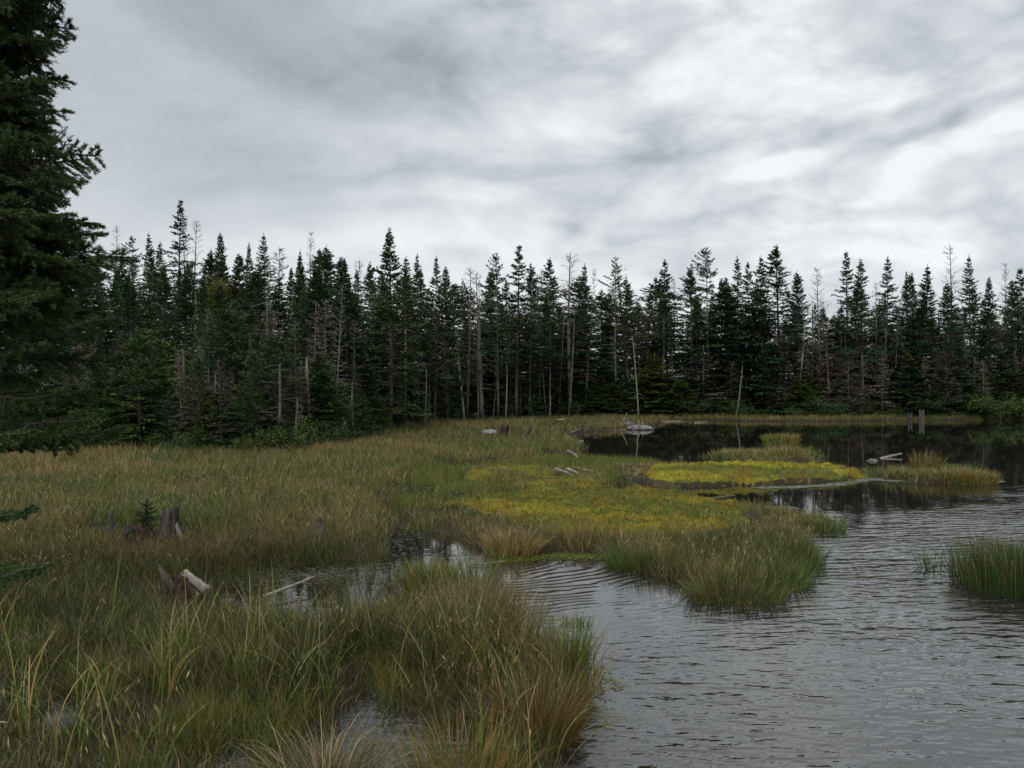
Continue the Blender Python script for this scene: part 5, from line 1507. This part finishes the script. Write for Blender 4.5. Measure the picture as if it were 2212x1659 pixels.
TANS = [C_TAN, C_TAN, C_RUST, C_OLIVE]; GRN = [C_GREEN, C_OLIVE, C_DKGREEN, C_TAN]; RUS = [C_RUST, C_RUST, C_TAN, C_OLIVE]
tussock(1105, 1190, 0.34, 0.42, 900, [C_TAN, C_STRAW * 0.8, C_RUST, C_OLIVE], 'shaggy straw-brown tussock at the near left edge of the large islet', 80)
tussock(930, 1268, 0.30, 0.42, 900, GRN, 'tall green tussock standing at the end of the dark inlet', 81, upright=0.1, droop=0.5)
tussock(1672, 958, 0.42, 0.5, 420, [C_GREEN, C_LIME * 0.7, C_OLIVE, C_TAN], 'small green grass clump alone in the far pool, left half', 82, 0.028, upright=0.15, droop=0.6)
tussock(1702, 958, 0.38, 0.55, 420, [C_GREEN, C_OLIVE, C_TAN, C_RUST], 'small tan-topped grass clump alone in the far pool, right half', 83, 0.028, upright=0.15, droop=0.6)
tussock(1580, 990, 0.6, 0.42, 420, GRN, 'greenish tussock at the left end of the grassy islet in the far pool', 84, 0.022, droop=0.6)
tussock(1640, 988, 0.6, 0.40, 420, TANS, 'tan tussock in the middle of the grassy islet in the far pool', 85, 0.022, droop=0.6)
tussock(1708, 992, 0.55, 0.55, 520, RUS + GRN, 'tallest rusty tussock at the right end of the grassy islet in the far pool', 86, 0.022, droop=0.6)
tussock(1960, 1030, 0.7, 0.34, 500, [C_OLIVE * 0.8, C_GREEN, C_DKGREEN], 'olive tussock at the left end of the right-hand islet', 87, 0.02)
tussock(1998, 1022, 0.3, 0.72, 260, [C_OLIVE * 0.8, C_RUST, C_OLIVE], 'tall olive clump rising in the middle of the right-hand islet', 88, 0.018, upright=0.1, droop=0.5)
tussock(2035, 1036, 0.75, 0.46, 800, [C_RUST, C_TAN * 0.8, C_OLIVE, C_GREEN], 'wide orange-brown tussock on the right-hand islet', 89, 0.018, droop=1.3)
tussock(2108, 1040, 0.42, 0.42, 600, [C_GREEN * 1.2, C_OLIVE, C_TAN, C_RUST], 'round green tussock with orange tips ending the right-hand islet', 90, 0.018, droop=0.9)
tussock(1030, 1312, 0.16, 0.75, 420, [C_GREEN, C_GREEN * 1.2, C_DKGREEN], 'upright green sedge tuft at the corner of the foreground bank', 91, 0.006, upright=0.1, droop=0.35)
tussock(1222, 1462, 0.15, 0.60, 420, [C_GREEN * 1.3, C_GREEN, C_LIME * 0.6], 'bright green upright sedge tuft at the tip of the foreground bank', 92, 0.006, upright=0.1, droop=0.3)
tussock(1240, 1338, 0.14, 0.16, 90, [C_DKGREEN, C_GREEN], 'tiny dark sprig cluster standing alone in the pond', 93, 0.008, upright=0.2, droop=0.8, cat='water plant')
tussock(1160, 1585, 0.26, 0.52, 900, [C_RUST * 0.8, C_TAN * 0.6, C_RUST * 0.6, C_OLIVE * 0.6], 'rust-brown drooping tussock at the near right of the foreground bank', 94, 0.005, upright=0.2, droop=0.8)
tussock(1000, 1700, 0.3, 0.5, 700, [C_RUST, C_OLIVE, C_GREEN, C_TAN], 'mixed rusty tussock at the bottom edge beside the open water', 95, 0.005, upright=0.2, droop=0.6)
tussock(700, 1740, 0.24, 0.60, 420, [C_RUST * 0.7, C_TAN * 0.7, C_STRAW * 0.4, C_GREEN * 0.6], 'coppery arching tussock at the bottom centre-left of the picture', 96, 0.008, upright=0.35, droop=1.3, straw=0.25)
tussock(1585, 1284, 0.5, 0.36, 1100, [C_OLIVE * 0.7, C_TAN * 0.5, C_GREEN * 0.8, C_DKGREEN], 'drooping olive tussock on the near point of the large islet', 97, 0.007, upright=0.3, droop=1.3)
tussock(1665, 1256, 0.45, 0.4, 900, [C_OLIVE, C_DKGREEN, C_GREEN], 'dark green tussock on the near right corner of the large islet', 98, 0.007, upright=0.2, droop=0.8)
tussock(1705, 1216, 0.42, 0.4, 800, [C_DKGREEN, C_DKGREEN, C_OLIVE], 'darkest green tussock on the right edge of the large islet', 99, 0.007, upright=0.1, droop=0.5)
tussock(1380, 1215, 0.4, 0.42, 900, [C_DKGREEN, C_OLIVE, C_GREEN], 'spreading green tussock on the pond side of the large islet', 100, 0.007, upright=0.3, droop=0.9)
tussock(1765, 1140, 0.4, 0.35, 600, [C_OLIVE, C_GREEN, C_DKGREEN], 'low green tussock on the far right spur of the large islet', 101, 0.009)
# reeds on the right
RD = [C_DKGREEN, C_DKGREEN * 0.7, C_DKGREEN, C_GREEN * 0.7]
tussock(2190, 1262, 0.62, 0.62, 1500, RD + [C_RUST * 0.5], 'large dense reed bed entering from the right picture edge', 110, 0.007, 'reed_bed', 0.06, 0.35, 'reeds', 'reeds at the right')
tussock(2120, 1246, 0.20, 0.52, 110, RD, 'thin reed clump touching the left of the large reed bed', 111, 0.008, 'reed_clump', 0.06, 0.4, 'reeds', 'reeds at the right')
tussock(2075, 1232, 0.12, 0.46, 46, RD, 'sparse reed clump, middle of the three left of the reed bed', 112, 0.008, 'reed_clump', 0.08, 0.4, 'reeds', 'reeds at the right')
tussock(2015, 1222, 0.16, 0.36, 60, [C_GREEN, C_DKGREEN], 'outermost small green reed clump standing in open rippled water', 113, 0.009, 'reed_clump', 0.12, 0.6, 'reeds', 'reeds at the right')
tussock(2260, 1255, 0.7, 0.62, 1400, RD + [C_TAN * 0.4], 'rear part of the reed bed cut by the right picture edge', 114, 0.007, 'reed_bed', 0.06, 0.35, 'reeds', 'reeds at the right')
